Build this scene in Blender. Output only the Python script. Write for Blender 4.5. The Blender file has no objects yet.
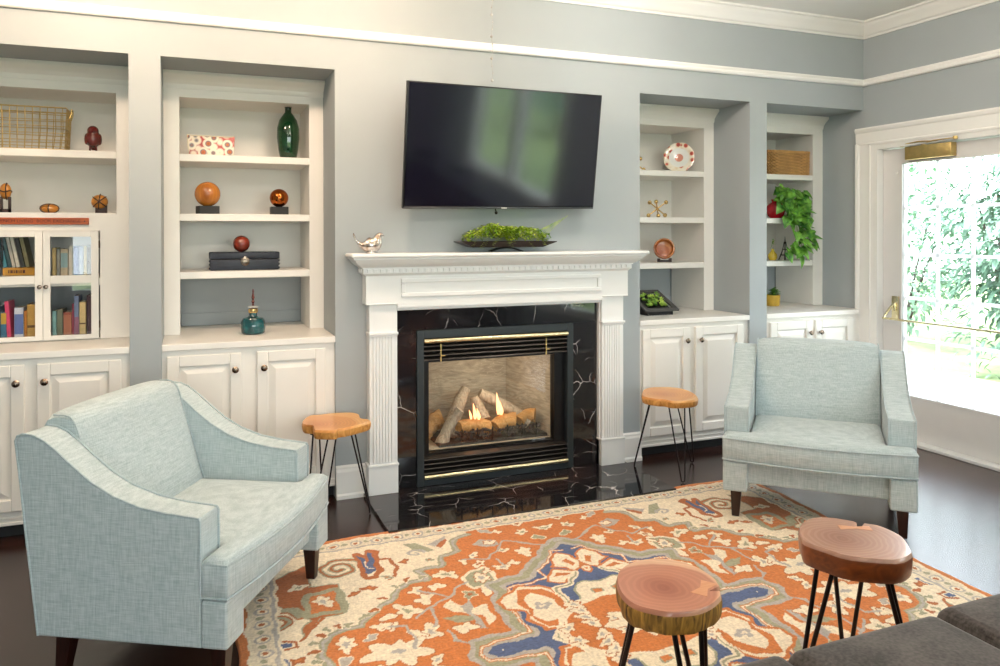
SKY=9.0; SUN=8.0; LAMP=[44,40,22,9,22,22,20,12,12]
import bpy, bmesh, math, random
import numpy as np
from mathutils import Vector, Matrix, noise
from math import pi, sin, cos, radians, sqrt
random.seed(7)
SC = bpy.context.scene
COL = SC.collection
# ------------------------------------------------------------------ helpers
def lin(h, k=1.0):
    h = h.lstrip('#'); r = []
    for i in (0, 2, 4):
        c = int(h[i:i+2], 16)/255
        r.append((c/12.92 if c <= .04045 else ((c+.055)/1.055)**2.4)*k)
    return (r[0], r[1], r[2], 1)

class B:
    def __init__(s): s.bm = bmesh.new()
    def _mk(s, vs, fs):
        v = [s.bm.verts.new(p) for p in vs]
        out = []
        for f in fs:
            try: out.append(s.bm.faces.new([v[i] for i in f]))
            except ValueError: pass
        return v, out
    def box(s, x0, x1, y0, y1, z0, z1, bev=0, seg=2, rot=None, piv=None):
        vs = [(x0,y0,z0),(x1,y0,z0),(x1,y1,z0),(x0,y1,z0),(x0,y0,z1),(x1,y0,z1),(x1,y1,z1),(x0,y1,z1)]
        if rot is not None:
            pv = Vector(piv if piv else ((x0+x1)/2,(y0+y1)/2,(z0+z1)/2))
            vs = [tuple(rot @ (Vector(p)-pv) + pv) for p in vs]
        v, f = s._mk(vs, [(0,3,2,1),(4,5,6,7),(0,1,5,4),(1,2,6,5),(2,3,7,6),(3,0,4,7)])
        if bev: bmesh.ops.bevel(s.bm, geom=list({e for a in f for e in a.edges}), offset=bev, segments=seg, affect='EDGES', profile=.5)
        return s
    def prism(s, pts, axis, a, b, bev=0, seg=2, only_long=False):
        """polygon pts in the two other axes, extruded from a to b along axis"""
        def P(p, t):
            if axis == 'x': return (t, p[0], p[1])
            if axis == 'y': return (p[0], t, p[1])
            return (p[0], p[1], t)
        n = len(pts)
        vs = [P(p, a) for p in pts] + [P(p, b) for p in pts]
        fs = [tuple(range(n))[::-1], tuple(range(n, 2*n))] + [(i, (i+1) % n, n+(i+1) % n, n+i) for i in range(n)]
        v, f = s._mk(vs, fs)
        bmesh.ops.recalc_face_normals(s.bm, faces=f)
        if bev:
            es = list({e for a_ in f[:2] for e in a_.edges})
            bmesh.ops.bevel(s.bm, geom=es, offset=bev, segments=seg, affect='EDGES', profile=.5)
        return s
    def loft(s, pts, rad, seg=12, closed=False, cap=True, up=(0,0,1), sq=None):
        """swept round section; rad number or list; each radius may be (rx, ry)"""
        n = len(pts); pts = [Vector(p) for p in pts]
        if not isinstance(rad, (list, tuple)): rad = [rad]*n
        rings = []; prev = None
        for i in range(n):
            if closed: d = pts[(i+1) % n]-pts[i-1]
            else: d = pts[min(i+1, n-1)]-pts[max(i-1, 0)]
            d.normalize()
            if prev is None:
                u = Vector(up)
                if abs(u.dot(d)) > .95: u = Vector((1,0,0))
                u = (u-d*u.dot(d)).normalized()
            else:
                u = (prev-d*prev.dot(d)); u = u.normalized() if u.length > 1e-6 else prev
            prev = u; w = d.cross(u)
            r = rad[i]; rx, ry = (r if isinstance(r, (list, tuple)) else (r, r))
            rings.append([s.bm.verts.new(pts[i]+w*cos(2*pi*k/seg)*rx+u*sin(2*pi*k/seg)*ry) for k in range(seg)])
        m = n if closed else n-1
        for i in range(m):
            a, b = rings[i], rings[(i+1) % n]
            for k in range(seg):
                s.bm.faces.new((a[k], a[(k+1) % seg], b[(k+1) % seg], b[k]))
        if cap and not closed:
            s.bm.faces.new(rings[0][::-1]); s.bm.faces.new(rings[-1])
        return s
    def cyl(s, p0, p1, r0, r1=None, seg=16): return s.loft([p0, p1], [r0, r0 if r1 is None else r1], seg)
    def lathe(s, prof, c=(0,0,0), seg=32, wob=None):
        rings = []
        for r, z in prof:
            if r < 1e-5: rings.append([s.bm.verts.new((c[0], c[1], c[2]+z))])
            else: rings.append([s.bm.verts.new((c[0]+r*cos(2*pi*k/seg)*(wob(k, z) if wob else 1), c[1]+r*sin(2*pi*k/seg)*(wob(k, z) if wob else 1), c[2]+z)) for k in range(seg)])
        for a, b in zip(rings, rings[1:]):
            for k in range(seg):
                q = []
                for v in (a[k % len(a)], a[(k+1) % len(a)], b[(k+1) % len(b)], b[k % len(b)]):
                    if v not in q: q.append(v)
                if len(q) > 2:
                    try: s.bm.faces.new(q)
                    except ValueError: pass
        return s
    def ball(s, c, r, seg=24, sc=(1,1,1)):
        m = Matrix.Translation(c) @ Matrix.Diagonal((sc[0], sc[1], sc[2], 1))
        bmesh.ops.create_uvsphere(s.bm, u_segments=seg, v_segments=seg//2, radius=r, matrix=m); return s
    def quad(s, *p):
        s._mk(p, [tuple(range(len(p)))]); return s
    def build(s, name, mat, parent=None, smooth=True, ang=38, recalc=True):
        if recalc: bmesh.ops.recalc_face_normals(s.bm, faces=s.bm.faces[:])
        me = bpy.data.meshes.new(name); s.bm.to_mesh(me); s.bm.free()
        if mat is not None: me.materials.append(mat)
        if smooth and len(me.polygons):
            me.polygons.foreach_set('use_smooth', [True]*len(me.polygons))
            me.set_sharp_from_angle(angle=radians(ang))
        o = bpy.data.objects.new(name, me); COL.objects.link(o)
        if parent is not None: o.parent = parent
        return o
def wn(o):
    m = o.modifiers.new('n', 'WEIGHTED_NORMAL'); m.keep_sharp = True; m.weight = 100; return o
def tag(o, label=None, cat=None, group=None, kind=None):
    if label: o['label'] = label
    if cat: o['category'] = cat
    if group: o['group'] = group
    if kind: o['kind'] = kind
    return o
def thing(name, label, cat, loc=(0,0,0), rz=0, group=None, kind=None):
    o = bpy.data.objects.new(name, None); COL.objects.link(o)
    o.empty_display_size = .05; o.location = loc; o.rotation_euler = (0, 0, rz)
    return tag(o, label, cat, group, kind)
def copy_tree(o, parent=None):
    c = o.copy(); COL.objects.link(c)
    if parent is not None: c.parent = parent
    for ch in list(o.children): copy_tree(ch, c)
    return c
# ------------------------------------------------------------------ materials
def newmat(name):
    m = bpy.data.materials.new(name); m.use_nodes = True
    nt = m.node_tree; return m, nt, nt.nodes['Principled BSDF']
def N(nt, t, **kw):
    n = nt.nodes.new(t)
    for k, v in kw.items():
        if k in n.inputs: n.inputs[k].default_value = v
        else: setattr(n, k, v)
    return n
def coords(nt, scale=(1,1,1), rot=(0,0,0), kind='Object'):
    tc = N(nt, 'ShaderNodeTexCoord'); mp = N(nt, 'ShaderNodeMapping')
    mp.inputs['Scale'].default_value = scale; mp.inputs['Rotation'].default_value = rot
    nt.links.new(tc.outputs[kind], mp.inputs['Vector']); return mp.outputs['Vector']
def ramp(nt, fac, stops):
    r = N(nt, 'ShaderNodeValToRGB'); e = r.color_ramp.elements
    while len(e) < len(stops): e.new(.5)
    for i, (p, c) in enumerate(stops): e[i].position = p; e[i].color = c
    nt.links.new(fac, r.inputs['Fac']); return r.outputs['Color']
def bump(nt, p, h, strength=.2, dist=.002):
    b = N(nt, 'ShaderNodeBump'); b.inputs['Strength'].default_value = strength; b.inputs['Distance'].default_value = dist
    nt.links.new(h, b.inputs['Height']); nt.links.new(b.outputs['Normal'], p.inputs['Normal'])
def plain(name, col, rough=.5, metal=0, spec=.5, noise_amt=.06, nscale=12, coat=0, bmp=0):
    m, nt, p = newmat(name); c = lin(col) if isinstance(col, str) else col
    p.inputs['Roughness'].default_value = rough; p.inputs['Metallic'].default_value = metal
    p.inputs['Specular IOR Level'].default_value = spec; p.inputs['Coat Weight'].default_value = coat
    v = coords(nt); n = N(nt, 'ShaderNodeTexNoise', Scale=nscale, Detail=4.0); nt.links.new(v, n.inputs['Vector'])
    lo = tuple(x*(1-noise_amt) for x in c[:3])+(1,); hi = tuple(min(1, x*(1+noise_amt)) for x in c[:3])+(1,)
    nt.links.new(ramp(nt, n.outputs['Fac'], [(.3, lo), (.7, hi)]), p.inputs['Base Color'])
    if bmp: bump(nt, p, n.outputs['Fac'], bmp)
    return m
def fabric(name, c1, c2, scale=1.0, sheen=.3):
    m, nt, p = newmat(name); p.inputs['Roughness'].default_value = .9; p.inputs['Specular IOR Level'].default_value = .2
    p.inputs['Sheen Weight'].default_value = sheen
    outs = []
    for sc in ((18*scale, 18*scale, 260*scale), (260*scale, 260*scale, 18*scale)):
        v = coords(nt, sc); n = N(nt, 'ShaderNodeTexNoise', Scale=1.0, Detail=3.0); nt.links.new(v, n.inputs['Vector']); outs.append(n.outputs['Fac'])
    a = N(nt, 'ShaderNodeMath', operation='ADD'); nt.links.new(outs[0], a.inputs[0]); nt.links.new(outs[1], a.inputs[1])
    h = N(nt, 'ShaderNodeMath', operation='MULTIPLY'); h.inputs[1].default_value = .5; nt.links.new(a.outputs[0], h.inputs[0])
    nt.links.new(ramp(nt, h.outputs[0], [(.36, lin(c1)), (.62, lin(c2))]), p.inputs['Base Color'])
    bump(nt, p, h.outputs[0], .25, .001); return m
def wood(name, c1, c2, rough=.4, scale=(2, 30, 2), coat=0, rings=False, dist=2.0):
    m, nt, p = newmat(name); p.inputs['Roughness'].default_value = rough; p.inputs['Coat Weight'].default_value = coat
    p.inputs['Coat Roughness'].default_value = .15
    v = coords(nt, scale); n = N(nt, 'ShaderNodeTexNoise', Scale=2.0, Detail=6.0, Distortion=dist); nt.links.new(v, n.inputs['Vector'])
    nt.links.new(ramp(nt, n.outputs['Fac'], [(.3, lin(c1)), (.7, lin(c2))]), p.inputs['Base Color'])
    bump(nt, p, n.outputs['Fac'], .08); return m
def ringwood(name, cheart, cmid, cedge, rmax, rough=.3, off=(0,0,0)):
    m, nt, p = newmat(name); p.inputs['Roughness'].default_value = rough; p.inputs['Coat Weight'].default_value = .35
    tc = N(nt, 'ShaderNodeTexCoord'); mp = N(nt, 'ShaderNodeMapping'); mp.inputs['Location'].default_value = off
    nt.links.new(tc.outputs['Object'], mp.inputs['Vector'])
    nz = N(nt, 'ShaderNodeTexNoise', Scale=7.0, Detail=4.0); nt.links.new(mp.outputs['Vector'], nz.inputs['Vector'])
    mixv = N(nt, 'ShaderNodeVectorMath', operation='MULTIPLY_ADD'); mixv.inputs[1].default_value = (.05, .05, 0)
    nt.links.new(nz.outputs['Color'], mixv.inputs[0]); nt.links.new(mp.outputs['Vector'], mixv.inputs[2])
    sep = N(nt, 'ShaderNodeVectorMath', operation='MULTIPLY'); sep.inputs[1].default_value = (1, 1, 0); nt.links.new(mixv.outputs[0], sep.inputs[0])
    ln = N(nt, 'ShaderNodeVectorMath', operation='LENGTH'); nt.links.new(sep.outputs[0], ln.inputs[0])
    mr = N(nt, 'ShaderNodeMath', operation='DIVIDE'); mr.inputs[1].default_value = rmax; nt.links.new(ln.outputs['Value'], mr.inputs[0])
    base = ramp(nt, mr.outputs[0], [(0, lin(cheart)), (.5, lin(cmid)), (.78, lin(cmid)), (.86, lin(cedge))])
    w = N(nt, 'ShaderNodeMath', operation='MULTIPLY'); w.inputs[1].default_value = 330; nt.links.new(ln.outputs['Value'], w.inputs[0])
    sn = N(nt, 'ShaderNodeMath', operation='SINE'); nt.links.new(w.outputs[0], sn.inputs[0])
    rc = ramp(nt, sn.outputs[0], [(0, (.82, .78, .74, 1)), (.6, (1, 1, 1, 1))])
    mx = N(nt, 'ShaderNodeMix', data_type='RGBA', blend_type='MULTIPLY'); mx.inputs[0].default_value = .55
    nt.links.new(base, mx.inputs[6]); nt.links.new(rc, mx.inputs[7]); nt.links.new(mx.outputs[2], p.inputs['Base Color']); return m
def glass(name, tint=(1,1,1,1), gl=.12, rough=.0):
    m = bpy.data.materials.new(name); m.use_nodes = True; nt = m.node_tree; nt.nodes.clear()
    o = N(nt, 'ShaderNodeOutputMaterial'); t = N(nt, 'ShaderNodeBsdfTransparent', Color=tint); g = N(nt, 'ShaderNodeBsdfGlossy', Roughness=rough)
    f = N(nt, 'ShaderNodeFresnel', IOR=1.5); ge = N(nt, 'ShaderNodeNewGeometry'); mr = N(nt, 'ShaderNodeMapRange'); mr.inputs['To Min'].default_value = 1.5; mr.inputs['To Max'].default_value = 1/1.5; nt.links.new(ge.outputs['Backfacing'], mr.inputs['Value']); nt.links.new(mr.outputs['Result'], f.inputs['IOR']); mx = N(nt, 'ShaderNodeMixShader'); nt.links.new(f.outputs[0], mx.inputs[0])
    nt.links.new(t.outputs[0], mx.inputs[1]); nt.links.new(g.outputs[0], mx.inputs[2]); nt.links.new(mx.outputs[0], o.inputs[0]); return m
def emit(name, col, s):
    m, nt, p = newmat(name); p.inputs['Base Color'].default_value = col; p.inputs['Emission Color'].default_value = col
    p.inputs['Emission Strength'].default_value = s; return m
def coloured_glass(name, col, rough=.06, trans=.35):
    m, nt, p = newmat(name); p.inputs['Base Color'].default_value = lin(col); p.inputs['Roughness'].default_value = rough
    p.inputs['Transmission Weight'].default_value = trans; p.inputs['Coat Weight'].default_value = .6
    v = coords(nt); n = N(nt, 'ShaderNodeTexNoise', Scale=18.0, Detail=3.0); nt.links.new(v, n.inputs['Vector'])
    c = lin(col); nt.links.new(ramp(nt, n.outputs['Fac'], [(.35, tuple(x*.6 for x in c[:3])+(1,)), (.7, tuple(min(1, x*1.5) for x in c[:3])+(1,))]), p.inputs['Base Color']); return m
def marble(name):
    m, nt, p = newmat(name); p.inputs['Roughness'].default_value = .06; p.inputs['Specular IOR Level'].default_value = .7
    v = coords(nt, (1, 1, 1))
    n0 = N(nt, 'ShaderNodeTexNoise', Scale=3.0, Detail=5.0); nt.links.new(v, n0.inputs['Vector'])
    add = N(nt, 'ShaderNodeVectorMath', operation='MULTIPLY_ADD'); add.inputs[1].default_value = (.22, .22, .22)
    nt.links.new(n0.outputs['Color'], add.inputs[0]); nt.links.new(v, add.inputs[2])
    vo = N(nt, 'ShaderNodeTexVoronoi', feature='DISTANCE_TO_EDGE', Scale=5.0); nt.links.new(add.outputs[0], vo.inputs['Vector'])
    n1 = N(nt, 'ShaderNodeTexNoise', Scale=5.0, Detail=2.0); nt.links.new(v, n1.inputs['Vector'])
    vein = ramp(nt, vo.outputs['Distance'], [(0.0, (.75, .72, .70, 1)), (.006, (.22, .2, .2, 1)), (.014, (0, 0, 0, 1))])
    msk = ramp(nt, n1.outputs['Fac'], [(.48, (0, 0, 0, 1)), (.64, (1, 1, 1, 1))])
    mul = N(nt, 'ShaderNodeMix', data_type='RGBA', blend_type='MULTIPLY'); mul.inputs[0].default_value = 1
    nt.links.new(vein, mul.inputs[6]); nt.links.new(msk, mul.inputs[7])
    n2 = N(nt, 'ShaderNodeTexNoise', Scale=1.6, Detail=8.0); nt.links.new(v, n2.inputs['Vector'])
    base = ramp(nt, n2.outputs['Fac'], [(.35, lin('#131417')), (.55, lin('#1d1b1e')), (.7, lin('#3a2926'))])
    ad = N(nt, 'ShaderNodeMix', data_type='RGBA', blend_type='ADD'); ad.inputs[0].default_value = 1
    nt.links.new(base, ad.inputs[6]); nt.links.new(mul.outputs[2], ad.inputs[7]); nt.links.new(ad.outputs[2], p.inputs['Base Color']); return m
M = {}
M['wall'] = plain('wall_paint', '#a2a9ac', .75, noise_amt=.02, nscale=3)
M['white'] = plain('white_cabinet_paint', '#e9e6e0', .38, noise_amt=.015, nscale=5)
M['trimw'] = plain('white_trim_paint', '#ecebe8', .35, noise_amt=.01, nscale=5)
M['mantelw'] = plain('white_mantel_paint', '#e6e8e8', .35, noise_amt=.012, nscale=6)
M['ceil'] = plain('ceiling_paint', '#efefec', .9, noise_amt=.01, nscale=2)
M['chair'] = fabric('pale_aqua_linen', '#9babae', '#bfcacc')
M['pipe'] = fabric('aqua_piping', '#98a8ac', '#b4c0c4')
M['sofa'] = fabric('charcoal_tweed', '#221f1f', '#57514f', .4)
M['legd'] = wood('dark_walnut_leg', '#1c0d0a', '#34170f', .3, (20, 20, 3))
M['tan'] = ringwood('tan_slab_wood', '#bd7434', '#d6944e', '#e2ac6a', .24, .4, (.06, .02, 0))
M['tanedge'] = wood('tan_slab_edge', '#a86a28', '#dca45a', .5, (14, 14, 6))
M['red'] = ringwood('rosy_slab_wood', '#965644', '#b87c64', '#dcb292', .19, .28, (-.01, -.03, 0))
M['red2'] = ringwood('rosy_brown_slab_wood', '#966e5e', '#b08876', '#c8a28c', .23, .25, (.01, -.03, 0))
M['bark'] = wood('bark_edge', '#331c08', '#c8963f', .6, (30, 30, 5), dist=1.0)
M['edge2'] = wood('red_brown_slab_edge', '#5e2a10', '#8a461c', .35, (8, 8, 10), coat=.4)
M['key'] = wood('butterfly_key_wood', '#c58a63', '#d29c78', .35, (3, 40, 3))
M['iron'] = plain('black_iron_rod', '#231c1e', .4, .6, noise_amt=.1)
M['black'] = plain('black_metal', '#101113', .35, .4, noise_amt=.1)
M['blackmat'] = plain('black_firebox_paint', '#17191a', .6, noise_amt=.1)
M['frameg'] = plain('slate_frame_paint', '#2c3336', .4, .3, noise_amt=.05)
M['louver'] = plain('bronze_louver', '#4a4440', .28, .8, noise_amt=.05)
M['brass'] = plain('polished_brass', '#e8dab0', .25, 1, noise_amt=.06)
M['brassd'] = plain('aged_brass', '#cbb074', .4, .9, noise_amt=.15, nscale=20)
M['gold'] = plain('gold_metal', '#dab878', .25, .9, noise_amt=.1)
M['nickel'] = plain('dark_nickel_knob', '#8a7a6c', .25, 1, noise_amt=.1)
M['marble'] = marble('black_veined_marble')
M['glass'] = glass('clear_glass')
M['leaf1'] = plain('pothos_leaf', '#4f9a2e', .4, noise_amt=.35, nscale=25)
M['leaf2'] = plain('fern_leaf', '#7fae22', .5, noise_amt=.4, nscale=40)
M['leaf3'] = plain('succulent_leaf', '#86b23a', .5, noise_amt=.35, nscale=60)
M['outleaf'] = plain('garden_leaf', '#3f7a4a', .6, noise_amt=.5, nscale=3)
M['soil'] = plain('dark_soil', '#3a2b1e', .9, noise_amt=.3, nscale=60)
# ------------------------------------------------------------------ camera
F_, CY_ = 767.8, 237.7
cd = bpy.data.cameras.new('camera'); cam = bpy.data.objects.new('camera', cd); COL.objects.link(cam)
cd.sensor_width = 36; cd.lens = 36*F_/1000; cd.shift_y = -(333-CY_)/1000; cd.clip_start = .05
cam.location = (0, -4.358, 1.5)
yaw, pit, rol = radians(21.933), radians(-.366), radians(-.077)
fw = Vector((sin(yaw)*cos(pit), cos(yaw)*cos(pit), sin(pit))); rt = Vector((cos(yaw), -sin(yaw), 0)); up = rt.cross(fw)
r2 = rt*cos(rol)+up*sin(rol); u2 = -rt*sin(rol)+up*cos(rol)
cam.matrix_world = Matrix.Translation(cam.location) @ Matrix((r2, u2, -fw)).transposed().to_4x4()
SC.camera = cam
SC.view_settings.view_transform = 'Standard'; SC.view_settings.look = 'None'; SC.view_settings.gamma = 1
SC.view_settings.use_curve_mapping = False; SC.view_settings.exposure = 0.2
SC.cycles.use_denoising = True; SC.cycles.max_bounces = 8; SC.cycles.diffuse_bounces = 5
SC.cycles.sample_clamp_indirect = 8; SC.cycles.caustics_reflective = False; SC.cycles.caustics_refractive = False
# ------------------------------------------------------------------ room shell
XR, ZC, YF, XL = 4.713, 3.06, -8.0, -2.4      # right wall, ceiling, wall behind the camera, left wall
NB = .84                                       # back of the niches
NICHE = [(-1.19, -.293), (-.143, .754), (2.75, 3.65), (3.80, XR)]
ZT, ZCN = 2.42, .918                           # niche top, counter top
def S(name, b, m, **k): return tag(b.build(name, m, smooth=False), kind='structure', **k)
b = B()
xs = [XL-.1, NICHE[0][0]], [NICHE[0][1], NICHE[1][0]], [NICHE[2][1], NICHE[3][0]]
for x0, x1 in xs: b.box(x0, x1, 0, NB, 0, ZT)
b.box(.754, 1.20, 0, NB, 0, ZT); b.box(2.25, 2.75, 0, NB, 0, ZT); b.box(1.20, 2.25, 0, NB, .95, ZT); b.box(1.20, 2.25, .56, NB, 0, .95)
b.box(XL-.1, XR+.15, 0, NB, ZT, ZC+.1); b.box(XL-.1, XR+.15, NB, NB+.1, 0, ZC+.1)
S('wall_back', b, M['wall'])
# right wall with the doorway and the long window
DY0, DY1, DZ = -1.25, -.135, 2.115              # doorway
WIN = [(-5.15, -4.05), (-6.35, -5.25)]; WZ0, WZ1 = .45, 2.25
b = B(); x0, x1 = XR, XR+.15
b.box(x0, x1, DY1, NB, 0, ZC+.1); b.box(x0, x1, DY0, DY1, DZ, ZC+.1); b.box(x0, x1, -4.05, DY0, 0, ZC+.1)
b.box(x0, x1, -6.35, -4.05, 0, WZ0); b.box(x0, x1, -6.35, -4.05, WZ1, ZC+.1); b.box(x0, x1, -5.25, -5.15, WZ0, WZ1); b.box(x0, x1, YF-.1, -6.35, 0, ZC+.1)
S('wall_right', b, M['wall'])
b = B(); b.box(XL-.1, XL, YF-.1, 0, 0, ZC+.1); S('wall_left', b, M['wall'])
FILL_WIN = [(-1.7, -.3), (.1, 1.5), (1.9, 3.3)]; FZ0, FZ1 = .6, 2.4  # unseen openings added to bring in soft frontal fill light
b = B(); xx = XL
for a, c in FILL_WIN: b.box(xx, a, YF-.1, YF, FZ0, FZ1); xx = c
b.box(xx, XR, YF-.1, YF, FZ0, FZ1); b.box(XL, XR, YF-.1, YF, 0, FZ0); b.box(XL, XR, YF-.1, YF, FZ1, ZC+.1)
S('wall_front', b, M['wall'])
b = B(); b.box(XL-.1, XR+.15, YF-.1, NB+.1, ZC, ZC+.12); S('ceiling', b, M['ceil'])
# dark plank floor
m, nt, p = newmat('dark_plank_floor'); p.inputs['Roughness'].default_value = .27; p.inputs['Specular IOR Level'].default_value = .45
p.inputs['Coat Weight'].default_value = .25; p.inputs['Coat Roughness'].default_value = .2
v = coords(nt, (1, 1, 1), (0, 0, 0)); br = N(nt, 'ShaderNodeTexBrick', Scale=1.0); br.inputs['Brick Width'].default_value = 1.4; br.inputs['Row Height'].default_value = .09
br.inputs['Mortar Size'].default_value = .0012; br.inputs['Color1'].default_value = lin('#38201a'); br.inputs['Color2'].default_value = lin('#2b1a15'); br.inputs['Mortar'].default_value = lin('#0e0706')
nt.links.new(v, br.inputs['Vector']); v2 = coords(nt, (2, 40, 2)); nn = N(nt, 'ShaderNodeTexNoise', Scale=1.5, Detail=6.0, Distortion=1.0); nt.links.new(v2, nn.inputs['Vector'])
mx = N(nt, 'ShaderNodeMix', data_type='RGBA', blend_type='MULTIPLY'); mx.inputs[0].default_value = 1
nt.links.new(br.outputs['Color'], mx.inputs[6]); nt.links.new(ramp(nt, nn.outputs['Fac'], [(.3, (.6, .55, .5, 1)), (.7, (1.25, 1.2, 1.15, 1))]), mx.inputs[7])
nt.links.new(mx.outputs[2], p.inputs['Base Color']); bump(nt, p, nn.outputs['Fac'], .05); M['floor'] = m
b = B(); b.box(XL-.1, XR+.15, YF-.1, NB+.1, -.08, 0); S('floor', b, M['floor'])
# crown and picture rail round the room (profile swept by prisms)
crown = [(0, 0), (-.012, 0), (-.016, .012), (-.03, .02), (-.055, .05), (-.08, .075), (-.09, .09), (-.105, .095), (-.105, .108), (0, .108)]
rail = [(0, 0), (-.018, 0), (-.026, .008), (-.026, .018), (-.018, .026), (-.02, .04), (-.012, .052), (0, .055)]
def run(prof, z, name):
    b = B()
    b.prism([(y, z+h) for y, h in prof], 'x', XL, XR)
    S(name, b, M['trimw']); b = B()
    b.prism([(XR+y, z+h) for y, h in prof], 'y', YF, 0)
    return b
S('trim_2', run(crown, 2.952, 'trim_1'), M['trimw'])
S('trim_4', run(rail, 2.597, 'trim_3'), M['trimw'])
# baseboards on the piers
base = [(0, 0), (-.03, 0), (-.03, .02), (-.022, .03), (-.02, .15), (-.014, .165), (-.014, .175), (-.004, .185), (0, .185)]
def bb(x0, x1, name): b = B(); b.prism(base, 'x', x0, x1); S(name, b, M['trimw'])
bb(NICHE[0][1], NICHE[1][0], 'baseboard_back'); bb(.754, .93, 'baseboard_back.001'); bb(2.57, 2.75, 'baseboard_back.002'); bb(NICHE[2][1], NICHE[3][0], 'baseboard_back.003'); bb(XL, NICHE[0][0], 'baseboard_back.004')
b = B(); b.prism([(XR+y, z) for y, z in base], 'y', -4.0, DY0-.14); S('baseboard_right', b, M['trimw'])
# door casing (right wall)
b = B()
cp = [(0, 0), (0, -.024), (-.012, -.030), (-.03, -.026), (-.04, -.018), (-.115, -.014), (-.122, -.022), (-.135, -.022), (-.135, 0)]
# left jamb leg : profile in (y,x)
b.prism([(XR+q, .056+t) for t, q in cp], 'z', 0, 2.16)
b.prism([(XR+q, DY0-.191-t) for t, q in cp], 'z', 0, 2.16)
b.box(XR-.012, XR, DY1, -.075, 0, 2.155); b.box(XR-.012, XR, DY0-.06, DY0, 0, 2.155); b.box(XR-.012, XR, DY0, DY1, DZ, 2.155)
b.prism([(XR+q, 2.284+t) for t, q in cp], 'y', DY0-.191, .056)
b.box(XR-.011, XR+.149, DY1-.003, DY1+.03, 0, DZ+.03); b.box(XR-.011, XR+.149, DY0-.03, DY0+.003, 0, DZ+.03); b.box(XR-.011, XR+.149, DY0, DY1, DZ-.003, DZ+.03)
b.box(XR-.03, XR+.15, DY0, DY1, 0, .022, .004)
S('trim_5', b, M['trimw'])
# the glazed door
door = thing('door_1', None, None, (XR+.045, 0, 0), kind='structure')
LY0, LY1 = DY0+.008, DY1-.008; GY0, GY1, GZ0, GZ1 = -1.085, -.309, .335, 1.995
b = B(); b.box(0, .045, LY0, GY0, .025, DZ-.009); b.box(0, .045, GY1, LY1, .025, DZ-.009); b.box(0, .045, GY0, GY1, .025, GZ0); b.box(0, .045, GY0, GY1, GZ1, DZ-.009)
for y0, y1, z0, z1 in ((GY0-.012, GY0, GZ0-.012, GZ1+.012), (GY1, GY1+.012, GZ0-.012, GZ1+.012), (GY0, GY1, GZ0-.012, GZ0), (GY0, GY1, GZ1, GZ1+.012)): b.box(-.006, .01, y0, y1, z0, z1)
M['doorw'] = plain('white_door_paint', '#dcdad8', .35, noise_amt=.01)
b.build('door_leaf', M['doorw'], door, smooth=False)
b = B(); b.box(.02, .026, GY0, GY1, GZ0, GZ1); b.build('glass_pane', M['glass'], door, smooth=False)
b = B()
for k in (1, 2): y = GY0+(GY1-GY0)*k/3; b.box(.026, .036, y-.012, y+.012, GZ0, GZ1)
for z in (.735, 1.027, 1.339, 1.677): b.box(.027, .035, GY0, GY1, z-.011, z+.011)
M['vinyl'] = bpy.data.materials.new('white_vinyl'); M['vinyl'].use_nodes = True; nt = M['vinyl'].node_tree; pb_ = nt.nodes['Principled BSDF']; pb_.inputs['Base Color'].default_value = (.85, .86, .86, 1); pb_.inputs['Roughness'].default_value = .4
tl = N(nt, 'ShaderNodeBsdfTranslucent', Color=(.9, .92, .92, 1)); mxs = N(nt, 'ShaderNodeMixShader'); mxs.inputs[0].default_value = .5; nt.links.new(pb_.outputs[0], mxs.inputs[1]); nt.links.new(tl.outputs[0], mxs.inputs[2]); nt.links.new(mxs.outputs[0], nt.nodes['Material Output'].inputs['Surface'])
b.build('muntin_grid', M['vinyl'], door, smooth=False)
b = B(); b.box(-.012, 0, -.285, -.225, .865, 1.035, .004); b.box(-.03, -.012, -.27, -.24, .93, .99, .004); b.loft([(-.02, -.255, .98), (-.05, -.25, .955), (-.09, -.24, .90), (-.098, -.237, .878)], .009, 8)
b.box(-.012, 0, -1.2, -1.14, .865, 1.035, .004); b.loft([(-.02, -1.17, .98), (-.05, -1.17, .955), (-.09, -1.17, .90), (-.098, -1.17, .876)], .009, 8)
bar = b.build('push_bar_bracket', M['brass'], door); 
b = B(); b.cyl((-.098, -.225, .878), (-.098, -1.19, .876), .0075, seg=10); b.build('push_bar', M['brass'], door)
b = B(); b.box(-.055, 0, -.73, -.37, 2.012, 2.105, .004); cl = b.build('door_closer', M['brassd'], door)
b = B(); b.loft([(-.03, -.50, 2.115), (-.075, -.62, 2.125), (-.08, -.78, 2.125)], [(.012, .004)]*3, 8); b.loft([(-.03, -.70, 2.118), (-.07, -.50, 2.13), (-.035, -.33, 2.125)], [(.014, .005)]*3, 8)
b.cyl((-.03, -.5, 2.10), (-.03, -.5, 2.13), .016); b.cyl((-.08, -.78, 2.115), (-.08, -.78, 2.135), .014); b.cyl((-.035, -.33, 2.11), (-.035, -.33, 2.14), .014); b.build('closer_arm', M['brassd'], cl)
b = B(); b.cyl((-.006, -.262, 1.93), (0, -.262, 1.93), .008); b.build('door_bumper', M['trimw'], door)
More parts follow.
